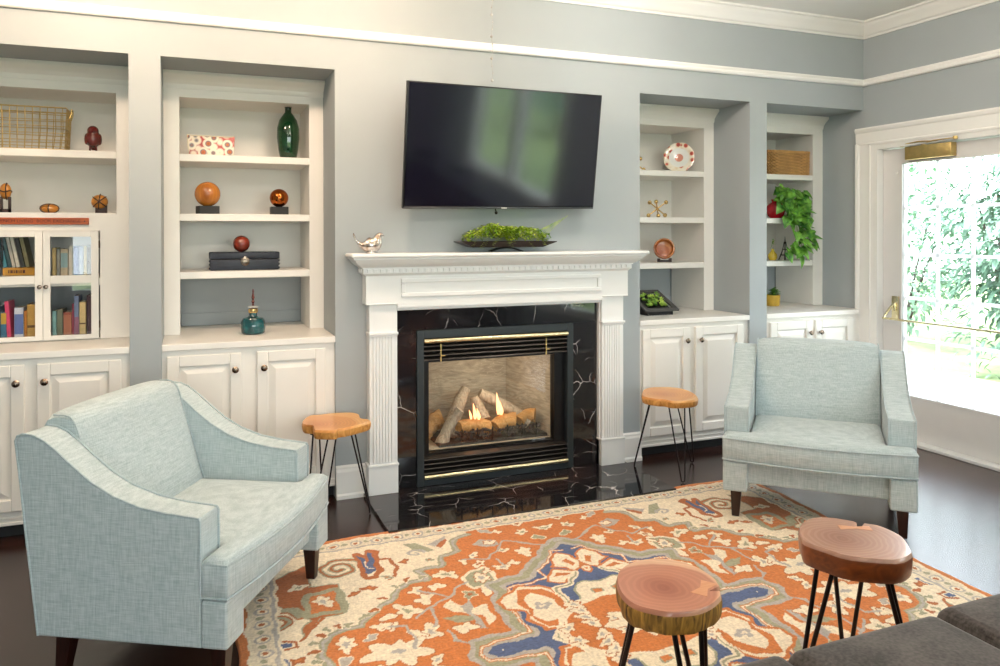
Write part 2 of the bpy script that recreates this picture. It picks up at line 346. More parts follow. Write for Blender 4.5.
# windows behind the camera, front-wall set added for fill: frames and panes
def win(name, ax, a0, a1, z0, z1, pos, th):
    t = thing(name, None, None, kind='structure'); f = B(); g = B()
    def bx(bb_, u0, u1, w0, w1, d0, d1):
        if ax == 'y': bb_.box(pos+d0, pos+d1, u0, u1, w0, w1)
        else: bb_.box(u0, u1, pos+d0, pos+d1, w0, w1)
    s = 1 if th > 0 else -1
    lo, hi = (-.02, .12) if s > 0 else (-.12, .02)
    bx(f, a0-.06, a0+.04, z0-.06, z1+.06, lo, hi); bx(f, a1-.04, a1+.06, z0-.06, z1+.06, lo, hi); bx(f, a0+.04, a1-.04, z0-.06, z0+.04, lo, hi); bx(f, a0+.04, a1-.04, z1-.04, z1+.06, lo, hi)
    f.build('window_frame', M['trimw'], t, smooth=False)
    bx(g, a0+.04, a1-.04, z0+.04, z1-.04, .05*s-.003, .05*s+.003); g.build('window_pane', M['glass'], t, smooth=False)
k = 1
for y0, y1 in WIN: win('window_%d' % k, 'y', y0, y1, WZ0, WZ1, XR, .15); k += 1
for x0, x1 in FILL_WIN: win('window_%d' % k, 'x', x0, x1, FZ0, FZ1, YF, -.1); k += 1
# ------------------------------------------------------------------ built-in cabinets
HF = .40                                          # face of the bookcases
doors = [((-1.13, -.761), (-.708, -.333)), ((-.119, .251), (.331, .701)), ((2.775, 3.15), (3.195, 3.60)), ((3.839, 4.226), (4.254, 4.62))]
stile = [(-1.10, -.382), (-.059, .669), (2.84, 3.561), (3.90, 4.611)]
names = ['bookcase with glass doors and a wire basket', 'bookcase holding the green bottle', 'bookcase holding the patterned plate', 'bookcase holding the trailing plant']
def raised_door(name, x0, x1, z0, z1, knobx, parent):
    """cope-and-stick door: frame, bevelled groove, raised field"""
    b = B(); y0, y1 = -.0, .02; fr = .058
    b.box(x0, x1, y0+.016, y1, z0, z1)
    for a in ((x0, x0+fr, z0, z1), (x1-fr, x1, z0, z1), (x0+fr, x1-fr, z0, z0+fr), (x0+fr, x1-fr, z1-fr, z1)): b.box(a[0], a[1], y0, y0+.0165, a[2], a[3], .0035, 1)
    # raised field as a bevelled pyramid frustum
    i0, i1 = fr+.006, fr+.04
    vs = []
    for i, y in ((i0, y0+.0155), (i1, y0+.002)): vs += [(x0+i, y, z0+i), (x1-i, y, z0+i), (x1-i, y, z1-i), (x0+i, y, z1-i)]
    b._mk(vs, [(4, 5, 6, 7)]+[(k, (k+1) % 4, 4+(k+1) % 4, 4+k) for k in range(4)])
    d = b.build(name, M['white'], parent, smooth=False)
    b = B(); b.lathe([(0, 0), (.006, 0), (.006, .012), (.016, .018), (.018, .024), (.012, .030), (0, .032)], seg=16)
    kb = b.build('knob', M['nickel'], d); kb.rotation_euler = (pi/2, 0, 0); kb.location = (knobx, y0, .768)
    return d
for i, (n0, n1) in enumerate(NICHE):
    e = 0 if i < 3 else 0
    t = thing('base_cabinet', 'white raised-panel base cabinet under the ' + names[i], 'cabinet', (0, 0, 0), group='white base cabinets')
    b = B(); b.box(n0+.001, n1-.001, .02, NB-.002, .07, .882); b.box(n0+.001, n1-.001, .012, .02, .07, .085, .002, 1); b.box(n0+.001, n1-.001, .014, .02, .10, .112, .002, 1)
    b.build('cabinet_body', M['white'], t, smooth=False)
    b = B(); b.box(n0+.001, n1-.001, .07, .09, 0.001, .07); b.build('toe_kick', M['blackmat'], t, smooth=False)
    for j, (x0, x1) in enumerate(doors[i]): raised_door('door', x0, x1, .14, .855, x1-.032 if j == 0 else x0+.036, t)
    b = B(); b.box(n0+.001, (n1-.001 if i < 3 else XR-.04), -.004, .05, .883, ZCN, .004); b.box(n0+.001, n1-.001, .05, NB-.002, .883, ZCN-.0005)
    tag(b.build('countertop', M['white'], None, smooth=False), 'white painted countertop below the ' + names[i], 'countertop', 'white countertops')
    # bookcase
    bc = thing('bookcase', 'white built-in ' + names[i], 'bookcase', (0, 0, 0), group='white built-in bookcases')
    s0, s1 = stile[i]; zb = ZCN+.001
    b = B(); b.box(n0+.001, s0, HF, HF+.02, zb, ZT-.002); b.box(s1, n1-.001, HF, HF+.02, zb, ZT-.002); b.box(s0, s1, HF, HF+.02, 2.28, ZT-.002)
    b.build('face_frame', M['white'], bc, smooth=False)
    b = B(); b.box(s0-.02, s0, HF+.02, NB-.02, zb, ZT-.1); b.box(s1, s1+.02, HF+.02, NB-.02, zb, ZT-.1); b.box(s0, s1, HF+.02, NB-.02, 2.281, 2.30)
    b.build('side_panel', M['white'], bc, smooth=False)
    b = B(); b.box(s0, s1, NB-.02, NB-.003, 1.245, 2.281); b.build('back_panel', M['white'], bc, smooth=False)
    b = B(); b.box(s0+.001, s1-.001, NB-.018, NB-.003, zb, .998, .003, 1); b.box(s0+.001, s1-.001, NB-.006, NB-.003, .998, 1.245); b.build('grey_lower_back', M['wall'], bc, smooth=False)
    for z in (1.955, 1.612, 1.278):
        if i == 0 and z < 1.3: z = 1.255
        b = B(); b.box(s0, s1, HF+.001, NB-.02, z-.042, z, .003, 1); b.build('shelf', M['white'], bc, smooth=False)
    b = B(); b.prism([(HF, 2.325), (HF-.006, 2.325), (HF-.010, 2.34), (HF-.012, 2.352), (HF-.03, 2.372), (HF-.055, 2.392), (HF-.066, 2.402), (HF-.066, ZT-.002), (HF, ZT-.002)], 'x', n0+.001, n1-.001)
    b.build('crown_molding', M['white'], bc, smooth=False)
    if i == 0:
        b = B(); X0, X1 = -1.012, -.465
        b.box(n0+.09, X0, HF-.0005, HF+.018, zb, 1.60); b.box(X1, s1+.01, HF-.0005, HF+.018, zb, 1.60); b.box(X0, X1, HF-.0005, HF+.018, 1.515, 1.612); b.box(X0, X1, HF, HF+.018, zb, .925)
        b.build('lower_face_panel', M['white'], bc, smooth=False)
        for a0, a1, kx, hx in ((-1.005, -.739, -.752, -1.005), (-.737, -.471, -.722, -.471)):
            b = B(); g0, g1 = a0+.034, a1-.037
            if a0 > -.8: g0, g1 = -.703, -.508
            else: g0, g1 = -.972, -.775
            for q in ((a0, g0, .925, 1.513), (g1, a1, .925, 1.513), (g0, g1, .925, .948), (g0, g1, 1.481, 1.513), (g0, g1, 1.228, 1.272)): b.box(q[0], q[1], HF-.02, HF-.001, q[2], q[3], .001, 1)
            d = b.build('glass_door', M['white'], bc, smooth=False)
            b = B(); b.box(g0, g1, HF-.012, HF-.008, .948, 1.228); b.box(g0, g1, HF-.012, HF-.008, 1.272, 1.481); b.build('glass_pane', M['glass'], d, smooth=False)
            b = B(); b.lathe([(0, 0), (.004, 0), (.004, .008), (.010, .012), (.0115, .017), (.008, .022), (0, .023)], seg=14); kb = b.build('knob', M['nickel'], d); kb.rotation_euler = (pi/2, 0, 0); kb.location = (kx, HF-.02, 1.213)
            for z in (1.44, 1.0): b = B(); b.cyl((hx+(.003 if hx > -.6 else -.003), HF-.01, z-.02), (hx+(.003 if hx > -.6 else -.003), HF-.01, z+.02), .003, seg=8); b.build('hinge', M['nickel'], d)
# ------------------------------------------------------------------ mantel
MX = 1.752
mt = thing('fireplace_mantel', 'white painted fireplace mantel with dentil shelf and fluted pilasters', 'mantel', (MX, 0, 0))
b = B()
hw = .945
b.box(-hw, hw, -.205, -.002, 1.363, 1.386, .009, 3)
prof = [(-.002, 1.363), (-.185, 1.363), (-.185, 1.352), (-.176, 1.350), (-.170, 1.340), (-.155, 1.325), (-.135, 1.312), (-.125, 1.306), (-.125, 1.300), (-.002, 1.300)]
def mitred(b, prof, wbase):
    """moulding that returns along both sides; prof = (y, z), side offset equals front projection"""
    pr = []
    for y, z in prof:
        q = -y - .10
        pr.append(((-wbase-q, -.002, z), (-wbase-q, y, z), (wbase+q, y, z), (wbase+q, -.002, z)))
    n = len(pr); vs = [p for r in pr for p in r]; fs = []
    for i in range(n-1):
        for k in range(3): fs.append((i*4+k, i*4+k+1, (i+1)*4+k+1, (i+1)*4+k))
    b._mk(vs, fs)
mitred(b, prof[1:-1], .845)
b.build('mantel_shelf', M['mantelw'], mt, smooth=False)
b = B(); mitred(b, [(-.118, 1.300), (-.118, 1.272), (-.112, 1.268), (-.106, 1.262), (-.102, 1.258)], .845)
nd = 46
for k in range(nd):
    x = -.85+1.70*(k+.5)/nd
    b.box(x-.011, x+.011, -.126, -.117, 1.277, 1.297, .001, 1)
for sgn in (-1, 1):
    for k in range(2): y = -.03-.045*k; b.box(min(sgn*.862, sgn*.872), max(sgn*.862, sgn*.872), y-.011, y+.011, 1.277, 1.297)
b.build('dentil_molding', M['mantelw'], mt, smooth=False)
b = B(); b.box(-.845, .845, -.10, -.002, 1.10, 1.262); b.box(-.665, .665, -.10, -.002, 1.075, 1.0999)
b.box(-.845, -.66, -.105, -.002, 1.096, 1.102, .002, 1); b.box(.66, .845, -.105, -.002, 1.096, 1.102, .002, 1); b.build('frieze_board', M['mantelw'], mt, smooth=False)
b = B(); px0, px1, pz0, pz1 = -.645, .645, 1.135, 1.24; w_ = .024
for q in ((px0, px1, pz1-w_, pz1), (px0, px1, pz0, pz0+w_), (px0, px0+w_, pz0+w_, pz1-w_), (px1-w_, px1, pz0+w_, pz1-w_)): b.box(q[0], q[1], -.112, -.1, q[2], q[3], .004, 2)
b.build('frieze_panel_molding', M['mantelw'], mt, smooth=False)
for sgn in (-1, 1):
    b = B(); xa, xb = (-.822, -.665) if sgn < 0 else (.665, .822)
    b.box(xa, xb, -.082, -.002, .19, 1.098); 
    for k in range(7):
        x = xa+.018+(xb-xa-.036)*(k+.5)/7; w2 = .0062
        b.prism([(x-w2-.003, -.0815), (x-w2, -.090), (x+w2, -.090), (x+w2+.003, -.0815)], 'z', .20, .915)
    b.box(xa-.006, xb+.006, -.10, -.002, .922, .938, .004, 2); b.box(xa-.002, xb+.002, -.092, -.002, .912, .922, .002, 1)
    b.build('pilaster', M['mantelw'], mt, smooth=False)
    b = B(); b.box(xa-.008, xb+.004, -.094, -.002, .022, .185); b.box(xa-.012, xb+.008, -.10, -.002, .178, .192, .004, 2); b.build('plinth_block', M['mantelw'], mt, smooth=False)
    xi = .657*sgn; b = B(); b.box(min(xi, xi+.014*sgn), max(xi, xi+.014*sgn), -.06, -.002, .022, 1.056); b.build('inner_casing', M['mantelw'], mt, smooth=False)
b = B(); b.box(-.664, .664, -.075, -.002, 1.056, 1.0745, .003, 1); b.build('head_casing', M['mantelw'], mt, smooth=False)
# marble surround and hearth (polished slabs)
ms = thing('marble_surround', 'black marble surround with white veins framing the firebox', 'surround', (MX, 0, 0))
b = B(); b.box(-.655, .655, -.035, -.002, .934, 1.062, .001, 1); b.build('header_slab', M['marble'], ms, smooth=False)
b = B(); b.box(-.655, -.539, -.035, -.002, .022, .932, .001, 1); b.build('leg_slab', M['marble'], ms, smooth=False)
b = B(); b.box(.482, .655, -.035, -.002, .022, .932, .001, 1); b.build('leg_slab', M['marble'], ms, smooth=False)
b = B(); b.box(.905, 2.60, -.628, -.002, .001, .0205, .002, 1); tag(b.build('hearth_slab', M['marble'], None, smooth=False), 'polished black marble hearth slab with white veins on the floor', 'hearth')
# ------------------------------------------------------------------ gas fireplace insert
fi = thing('fireplace_insert', 'black gas fireplace insert with brass strips, louvers and glass front', 'fireplace', (MX, 0, 0))
X0, X1 = -.537, .480
b = B(); f = .042
for q in ((X0, X0+f, .0215, .932), (X1-f, X1, .0215, .932), (X0+f, X1-f, .885, .932), (X0+f, X1-f, .0215, .058)): b.box(q[0], q[1], -.05, .02, q[2], q[3], .002, 1)
b.build('outer_frame', M['frameg'], fi, smooth=False)
a0, a1 = X0+f, X1-f
def strip(z, h, name, mat):
    b = B(); b.loft([(a0, -.052, z), (a1, -.052, z)], [(.012, h/2)]*2, 12); return b.build(name, mat, fi)
strip(.868, .028, 'brass_strip', M['brass']); strip(.073, .026, 'brass_strip', M['brass'])
for zz, k in ((.842, 4), (.178, 4)):
    for j in range(k):
        z = zz-j*.0265; b = B(); b.prism([(-.048, z-.008), (-.044, z-.009), (-.006, z+.006), (-.008, z+.009), (-.046, z-.003)], 'x', a0, a1); b.build('louver', M['louver'], fi, smooth=False)
for z0_, z1_ in ((.745, .887), (.058, .185)): b = B(); b.box(a0, a1, .0, .02, z0_, z1_); b.build('louver_backing', M['blackmat'], fi, smooth=False)
for x in (a0+.10, a1-.15):
    b = B(); b.box(x, x+.006, -.052, -.046, .745, .848); b.box(x, x+.03, -.052, -.046, .775, .781); b.build('louver_clip', M['brassd'], fi, smooth=False)
b = B(); c0, c1 = a0+.04, a1-.072
b.box(a0, c0, -.01, .05, .185, .745); b.box(c1, a1, -.01, .05, .185, .745); b.box(c0, c1, 0, .05, .735, .747); b.box(c0, c1, 0, .05, .185, .197); b.build('door_frame', M['black'], fi, smooth=False)
b = B(); b.box(c0, c1, .012, .017, .197, .735); b.build('glass_front', M['glass'], fi, smooth=False)
m = wood('firebox_liner', '#948a78', '#c4b8a0', .8, (3, 3, 14), dist=2.5); M['liner'] = m
b = B(); yb, sx = .50, .12   # splayed box
pts = [(c0-.03, .05), (c0+sx, yb), (c1-sx, yb), (c1+.03, .05)]
for (xa, ya), (xb, yb2) in zip(pts, pts[1:]): b.quad((xa, ya, .15), (xb, yb2, .15), (xb, yb2, .80), (xa, ya, .80))
b.quad(*[(x, y, .80) for x, y in pts]); b.quad(*[(x, y, .20) for x, y in pts]); b.build('firebox_liner', M['liner'], fi, smooth=False, recalc=False)
# logs
lg = thing('gas_log_set', 'ceramic gas logs with two small flames behind the firebox glass', 'gas logs', (MX, 0, .20))
M['log'] = wood('ceramic_log_bark', '#857a6a', '#c4b69e', .85, (30, 30, 6), dist=1.5); M['logend'] = wood('ceramic_log_face', '#a5763c', '#cfa468', .8, (12, 12, 12)); M['char'] = plain('charred_ember', '#3b3735', .9, noise_amt=.5, nscale=70, bmp=.5)
def log(p0, p1, r0, r1, mat, bend=.02, seed=0, knots=True):
    rr = random.Random(seed); b = B(); n = 10; pts = []; rad = []
    for k in range(n):
        t = k/(n-1); q = Vector(p0).lerp(Vector(p1), t); q += Vector((0, bend*sin(t*pi), bend*.6*sin(t*pi))); pts.append(q); rad.append((r0+(r1-r0)*t)*(1+rr.uniform(-.1, .1)))
    b.loft(pts, rad, 12); return b.build('log', mat, lg, ang=60)
log((-.26, .20, .03), (-.10, .34, .29), .05, .035, M['log'], seed=1)
log((-.33, .14, .0), (-.20, .16, .20), .04, .03, M['log'], seed=2)
log((.28, .18, .07), (-.02, .30, .26), .045, .035, M['log'], seed=3)
log((-.22, .15, .09), (.0, .17, .06), .045, .05, M['logend'], seed=4)
log((.02, .14, .07), (.17, .15, .10), .045, .05, M['logend'], seed=5)
log((.20, .17, .09), (.31, .16, .12), .035, .045, M['logend'], seed=6)
log((-.02, .22, .10), (-.06, .30, .24), .05, .03, M['log'], seed=7)
log((-.40, .30, .02), (-.26, .33, .12), .05, .06, M['logend'], seed=8)
b = B(); rr = random.Random(4)
for k in range(150): b.ball((rr.uniform(-.25, .32), rr.uniform(.09, .13), rr.uniform(.03, .075)), rr.uniform(.006, .013), 6)
tag(b.build('ember_bed', M['char'], lg, smooth=False), kind='stuff')
b = B(); b.box(-.36, .36, .08, .40, -.001, .018); b.build('burner_pan', M['blackmat'], lg, smooth=False)
for k in range(6): x = -.22+k*.1; b = B(); b.loft([(x, .085, .0), (x, .072, .03), (x, .07, .10)], .005, 6); b.build('grate_bar', M['black'], lg)
fm = emit('flame', (1, .46, .2, 1), 2.2)
fl = bpy.data.lights.new('fire_glow', 'POINT'); fl.energy = 3; fl.color = (1, .8, .6); fl.shadow_soft_size = .12; fo = bpy.data.objects.new('fire_glow', fl); COL.objects.link(fo); fo.parent = lg; fo.location = (0, .10, .42)
for x, y, z, h, w in ((-.115, .13, .14, .10, .012), (-.14, .135, .14, .06, .009), (-.09, .13, .135, .07, .012), (.05, .15, .15, .14, .014), (.07, .15, .145, .09, .013)):
    b = B(); b.loft([(x, y, z), (x+.002, y, z+h*.2), (x-.003, y, z+h*.5), (x-.008, y, z+h*.8), (x-.012, y, z+h)], [w*.5, w, w*.8, w*.4, .001], 10); b.build('flame', fm, lg)
# ------------------------------------------------------------------ television
tv = thing('television', 'black flat television on a tilting bracket above the mantel', 'television', (1.7207, -.20, 1.9893)); tv.rotation_euler = (radians(9.4), radians(-.63), radians(3.65))
W_, H_ = 1.251/2, 1.251*9/32
b = B(); b.box(-W_, W_, -.0, .028, -H_, H_, .003, 2); b.box(-W_*.8, W_*.8, .028, .055, -H_*.8, H_*.5, .008, 2); b.build('tv_casing', M['black'], tv)
m, nt, p = newmat('tv_screen'); p.inputs['Base Color'].default_value = lin('#0e0d1c'); p.inputs['Roughness'].default_value = .09; p.inputs['IOR'].default_value = 1.9; p.inputs['Specular IOR Level'].default_value = .5; M['screen'] = m
b = B(); b.box(-W_+.008, W_-.008, -.0025, .001, -H_+.016, H_-.008); b.build('screen', m, tv, smooth=False)
b = B(); b.box(-W_+.003, W_-.003, -.005, 0, -H_, -H_+.011, .002, 1); b.build('lower_bezel', plain('bezel_grey', '#55585c', .3, .6), tv)
b = B(); b.box(-.018, .018, -.0065, -.004, -H_+.002, -H_+.008); b.build('badge', M['trimw'], tv, smooth=False)
b = B(); b.loft([(-.04, .03, -H_-.0), (-.04, .02, -H_-.018)], .004, 8); b.ball((-.04, .015, -H_-.026), .010, 12); b.build('remote_sensor', M['black'], tv)
wb = thing('wall_bracket', 'black swivel bracket holding the television off the wall', 'bracket', (1.72, 0, 1.99))
b = B(); b.box(-.2, .2, -.02, -.001, -.12, .12, .004); b.build('wall_plate', M['black'], wb)
b = B(); b.box(-.05, -.02, -.125, -.015, -.05, .05, .004); b.box(.02, .05, -.125, -.015, -.05, .05, .004); b.build('bracket_arm', M['black'], wb)
# string of clear beads on the wall above the screen
b = B(); rr = random.Random(2); pts = []
for k in range(30): pts.append((1.692+.004*sin(k*.9), -.034, 2.42+.022*k))
b.loft(pts, .0012, 6)
for k in range(0, 30, 2): b.ball((pts[k][0], -.034, pts[k][2]), .005 if k % 6 else .009, 10, (1, .7, 1))
M['bead'] = coloured_glass('clear_bead', '#e8e2d6', .1, .3); tag(b.build('bead_string', M['bead'], None), 'thin string of clear beads hanging on the wall above the television', 'beads')
# ------------------------------------------------------------------ armchairs
def armchair(label, loc, rz):
    t = thing('armchair', label, 'armchair', loc, rz, 'pale aqua armchairs')
    W, ta = .943, .127; w = W/2; wi = w-ta; Hb = .095
    prof = [(-.004, .525), (.002, .536), (.02, .539), (.12, .548), (.22, .565), (.32, .598), (.40, .642), (.47, .695), (.53, .745), (.58, .782), (.62, .798), (.655, .800), (.676, .792), (.684, .775), (.672, .66), (.648, .45), (.625, .27), (.604, Hb), (-.004, Hb)]
    for s in (-1, 1):
        a, c = (-w, -wi) if s < 0 else (wi, w)
        b = B(); b.prism(prof, 'x', a, c, .012, 3); arm = wn(b.build('arm', M['chair'], t, ang=50))
        out = [(-.004, .27)]+prof[0:17]+[(.604, Hb+.004)]
        for x in (a+.001, c-.001):
            if abs(x) < w-.01 : pp = [(x+(.004 if s > 0 else -.004)*0, y, z) for y, z in out[:13]]
            else: pp = [(x, y-(.003 if z < .77 and y > .3 else 0), z) for y, z in out]
            b = B(); b.loft(pp, .0042, 8); b.build('piping', M['pipe'], arm)
        # front post under the cushion wing
        b = B(); b.box(a, c, -.10, -.005, Hb, .259, .010, 3); wn(b.build('front_post', M['chair'], t))
    b = B(); b.box(-wi-.01, wi+.01, -.062, .57, .135, .256, .012, 3); wn(b.build('seat_base', M['chair'], t))
    # T-shaped cushion
    outl = [(-w, -.10)]
    for k in range(1, 16): x = -w+W*k/16; outl.append((x, -.10-.045*sin(pi*k/16)))
    outl += [(w, -.10), (w, -.008), (wi+.006, -.008), (wi-.004, .0), (wi-.004, .47), (-wi+.004, .47), (-wi+.004, .0), (-wi-.006, -.008), (-w, -.008)]
    zt, zb = .398, .262
    segs = list(zip(outl, outl[1:]+outl[:1]))
    def dist(x, y):
        d = 9
        for (ax, ay), (bx, by) in segs:
            vx, vy = bx-ax, by-ay; L2 = vx*vx+vy*vy; q = max(0, min(1, ((x-ax)*vx+(y-ay)*vy)/L2)); d = min(d, math.hypot(x-ax-q*vx, y-ay-q*vy))
        return d
    def ticks(lo, hi, n, extra):
        s_ = set(round(lo+(hi-lo)*k/n, 5) for k in range(n+1))
        for e in extra:
            for q in (0, .006, .018, .034): s_.add(round(e+q, 5)); s_.add(round(e-q, 5))
        return sorted(v for v in s_ if lo-1e-6 <= v <= hi+1e-6)
    X = ticks(-w, w, 22, (-w, w, -wi+.004, wi-.004)); Y = ticks(-.10, .47, 14, (-.10, -.008, .47))
    bm = bmesh.new(); top = {}; bot = {}
    def inside(x, y): return y <= -.008+1e-6 or abs(x) <= wi-.004+1e-6
    for i, x in enumerate(X):
        for j, y in enumerate(Y):
            if not inside(x, y): continue
            yy = y-(.045*cos(pi*x/W))*max(0, (-y)/.10) if y < 0 else y
            d = dist(x, yy); r = .022
            crown = .034*min(1, d/.18)**.7*(1-.25*max(0, y)/.47)
            dr = r-sqrt(max(0, r*r-(r-min(d, r))**2))
            top[i, j] = bm.verts.new((x, yy, zt+crown-dr)); bot[i, j] = bm.verts.new((x, yy, zb+dr*.6))
    cells = [(i, j) for i in range(len(X)-1) for j in range(len(Y)-1) if all(k in top for k in ((i, j), (i+1, j), (i, j+1), (i+1, j+1))) and inside((X[i]+X[i+1])/2, (Y[j]+Y[j+1])/2)]
    cs = set(cells)
    for i, j in cells:
        q = [(i, j), (i+1, j), (i+1, j+1), (i, j+1)]
        bm.faces.new([top[k] for k in q]); bm.faces.new([bot[k] for k in q[::-1]])
        for (a, c), nb in ((((i, j), (i+1, j)), (i, j-1)), (((i+1, j), (i+1, j+1)), (i+1, j)), (((i+1, j+1), (i, j+1)), (i, j+1)), (((i, j+1), (i, j)), (i-1, j))):
            if nb not in cs: bm.faces.new((top[c], top[a], bot[a], bot[c]))
    b = B(); b.bm.free(); b.bm = bm; cu = b.build('seat_cushion', M['chair'], t, ang=80)
    edge = outl[:19]+[(wi, -.003)]; ed = [(wi, .2)]
    ring = [(-wi+.003, .05), (-wi+.003, -.002)]+[(-w+.004, -.006)]+outl[:17]+[(w-.004, -.006), (wi-.003, -.002), (wi-.003, .05)]
    for z in (zt-.016, zb+.006): b = B(); b.loft([(x, y-(.003 if abs(x) < w-.01 else 0), z) for x, y in ring], .0048, 8); b.build('piping', M['pipe'], cu)
    # backrest pad, slightly pillowed
    pb = [(.425, .40), (.455, .50), (.490, .61), (.522, .71), (.545, .785), (.556, .815), (.575, .835), (.60, .842), (.645, .842), (.672, .832), (.686, .81), (.672, .66), (.60, .105), (.50, .105), (.46, .25)]
    b = B(); n = 20; rings = []
    hw_ = wi-.004
    for k in range(n+1):
        x = -hw_+2*hw_*k/n; e = min(k, n-k); ins = (.03, .008, .002)[e] if e < 3 else 0; r = []
        cy_, cz_ = .58, .5; pil = .018*(1-(2*k/n-1)**2)
        for y, z in pb:
            yy = cy_+(y-cy_)*(1-ins*3); zz = cz_+(z-cz_)*(1-ins*1.6)
            if y < .56 and z > .38: yy -= pil*.8
            if z > .8: zz += pil*.5
            r.append(b.bm.verts.new((x, yy, zz)))
        rings.append(r)
    for a_, c_ in zip(rings, rings[1:]):
        for q in range(len(pb)): b.bm.faces.new((a_[q], a_[(q+1) % len(pb)], c_[(q+1) % len(pb)], c_[q]))
    b.bm.faces.new(rings[0]); b.bm.faces.new(rings[-1][::-1]); bk = wn(b.build('backrest', M['chair'], t, ang=50))
    for x in (-hw_+.004, hw_-.004): b = B(); b.loft([(x, .58+(y-.58)*.965, .5+(z-.5)*.982) for y, z in pb[:9]], .0035, 8); b.build('piping', M['pipe'], bk)
    done = set()
    for ob in [c for c in t.children_recursive if c.type == 'MESH']:
        if ob.data.name in done: continue
        done.add(ob.data.name)
        for v_ in ob.data.vertices: v_.co = (v_.co.x*.96, v_.co.y*.96, .06+v_.co.z*.96)
    w *= .96; Hb = .06+.96*Hb
    for sx in (-1, 1):
        for yy, dy, z0 in ((-.045, 0, .013), (.51, .02, .001)):
            b = B(); x = sx*(w-.065)
            vs = []
            for z, h, ox, oy in ((z0, .018, sx*.004, dy), (Hb+.002, .027, 0, 0)): vs += [(x+ox-h, yy+oy-h, z), (x+ox+h, yy+oy-h, z), (x+ox+h, yy+oy+h, z), (x+ox-h, yy+oy+h, z)]
            b._mk(vs, [(3, 2, 1, 0), (4, 5, 6, 7)]+[(k, (k+1) % 4, 4+(k+1) % 4, 4+k) for k in range(4)]); b.build('leg', M['legd'], t, smooth=False)
    return t
armchair('pale aqua linen armchair turned side-on before the bookcase with the green bottle', (.246, -1.301, 0), radians(60.1))
armchair('pale aqua linen armchair facing the room beside the glazed door', (2.968, -1.32, 0), radians(-44.4))
# ------------------------------------------------------------------ slab stools
def stool(label, cat, loc, outline, z1, th, feet, mt_, me_, wobble=0, key=None, cracks=(), name='slab_stool', group=None, rod=.0055):
    t = thing(name, label, cat, loc, group=group)
    # refine outline with Catmull-Rom
    P_ = [Vector((x, y)) for x, y in outline]; n = len(P_); pts = []
    sub = 3
    for i in range(n):
        p0, p1, p2, p3 = P_[i-1], P_[i], P_[(i+1) % n], P_[(i+2) % n]
        for k in range(sub):
            u = k/sub; sharp = .5 if i not in cracks and (i+1) % n not in cracks else 0
            if sharp == 0: q = p1.lerp(p2, u)
            else: q = .5*((2*p1)+(-p0+p2)*u+(2*p0-5*p1+4*p2-p3)*u*u+(-p0+3*p1-3*p2+p3)*u**3)
            pts.append(q)
    rr = random.Random(len(label)); rings = []
    b = B(); levels = [(0, .972), (.004, .985), (.012, 1.0), (.3, 1.0), (.6, .995), (.9, .975), (1, .955)]
    bme = b.bm; cx = sum((q.x for q in pts))/len(pts); cy = sum((q.y for q in pts))/len(pts)
    ph = [1+wobble*(rr.random()-.5) for _ in pts]
    for li, (f, s_) in enumerate(levels):
        z = z1-(f*th if f in (.3, .6, .9, 1) else f); k2 = 0 if li < 2 else 1
        rings.append([bme.verts.new((cx+(q.x-cx)*s_*(1+(ph[i]-1)*k2*min(1, f*3)), cy+(q.y-cy)*s_*(1+(ph[i]-1)*k2*min(1, f*3)), z)) for i, q in enumerate(pts)])
    m_ = len(pts); side = []
    for a_, c_ in zip(rings, rings[1:]):
        for i in range(m_): side.append(bme.faces.new((a_[i], c_[i], c_[(i+1) % m_], a_[(i+1) % m_])))
    topf = bme.faces.new(rings[0]); botf = bme.faces.new(rings[-1][::-1])
    for f_ in side[m_*2:]: f_.material_index = 1
    o = b.build('seat_slab', mt_, t, ang=35, recalc=True); o.data.materials.append(me_)
    if key:
        kx, ky, ka, kl, kw = key; b = B(); R_ = Matrix.Rotation(ka, 3, 'Z')
        pl = [(-kl, -kw), (0, -kw*.45), (kl, -kw), (kl, kw), (0, kw*.45), (-kl, kw)]
        b.prism([tuple((R_ @ Vector((x, y, 0)))[:2]) for x, y in pl], 'z', z1-.01, z1+.0006)
        for v_ in b.bm.verts: v_.co.x += kx; v_.co.y += ky
        b.build('butterfly_key', M['key'], t, smooth=False)
    for fx, fy in feet:
        d = Vector((fx, fy, 0)); r_ = d.length; u = d.normalized(); s_ = Vector((-u.y, u.x, 0))
        b = B(); ti = u*(r_*.52); path = []
        A_ = ti+s_*.052+Vector((0, 0, z1-th)); Bq = ti-s_*.052+Vector((0, 0, z1-th)); bt = Vector((fx, fy, rod+.001))
        path = [A_, A_.lerp(bt+s_*.012+Vector((0, 0, .02)), .97), bt+s_*.010+Vector((0, 0, .006)), bt, bt-s_*.010+Vector((0, 0, .006)), Bq.lerp(bt-s_*.012+Vector((0, 0, .02)), .97), Bq]
        b.loft(path, rod, 10); lgm = b.build('hairpin_leg', M['iron'], t)
        b = B(); q = u*(r_*.50); b.box(q.x-.05, q.x+.05, q.y-.03, q.y+.03, z1-th-.004, z1-th+.001, .001, 1, rot=Matrix.Rotation(math.atan2(s_.y, s_.x), 3, 'Z')); b.build('mounting_plate', M['iron'], lgm)
    return t
o1 = [(-0.153, 0.066), (-0.098, 0.174), (-0.04, 0.173), (0.021, 0.185), (0.127, 0.16), (0.158, 0.092), (0.148, 0.007), (0.184, -0.042), (0.174, -0.089), (0.055, -0.163), (-0.003, -0.178), (-0.031, -0.206), (-0.11, -0.166), (-0.123, -0.129), (-0.116, -0.053), (-0.157, -0.016)]
stool('tan wavy-edged slab stool on hairpin legs by the left pilaster of the fireplace', 'stool', (.70, -.24, 0), o1, .50, .048, [(.182, -.065), (-.02, .17), (-.145, -.12)], M['tan'], M['tanedge'], group='wood slab stools', rod=.0045)
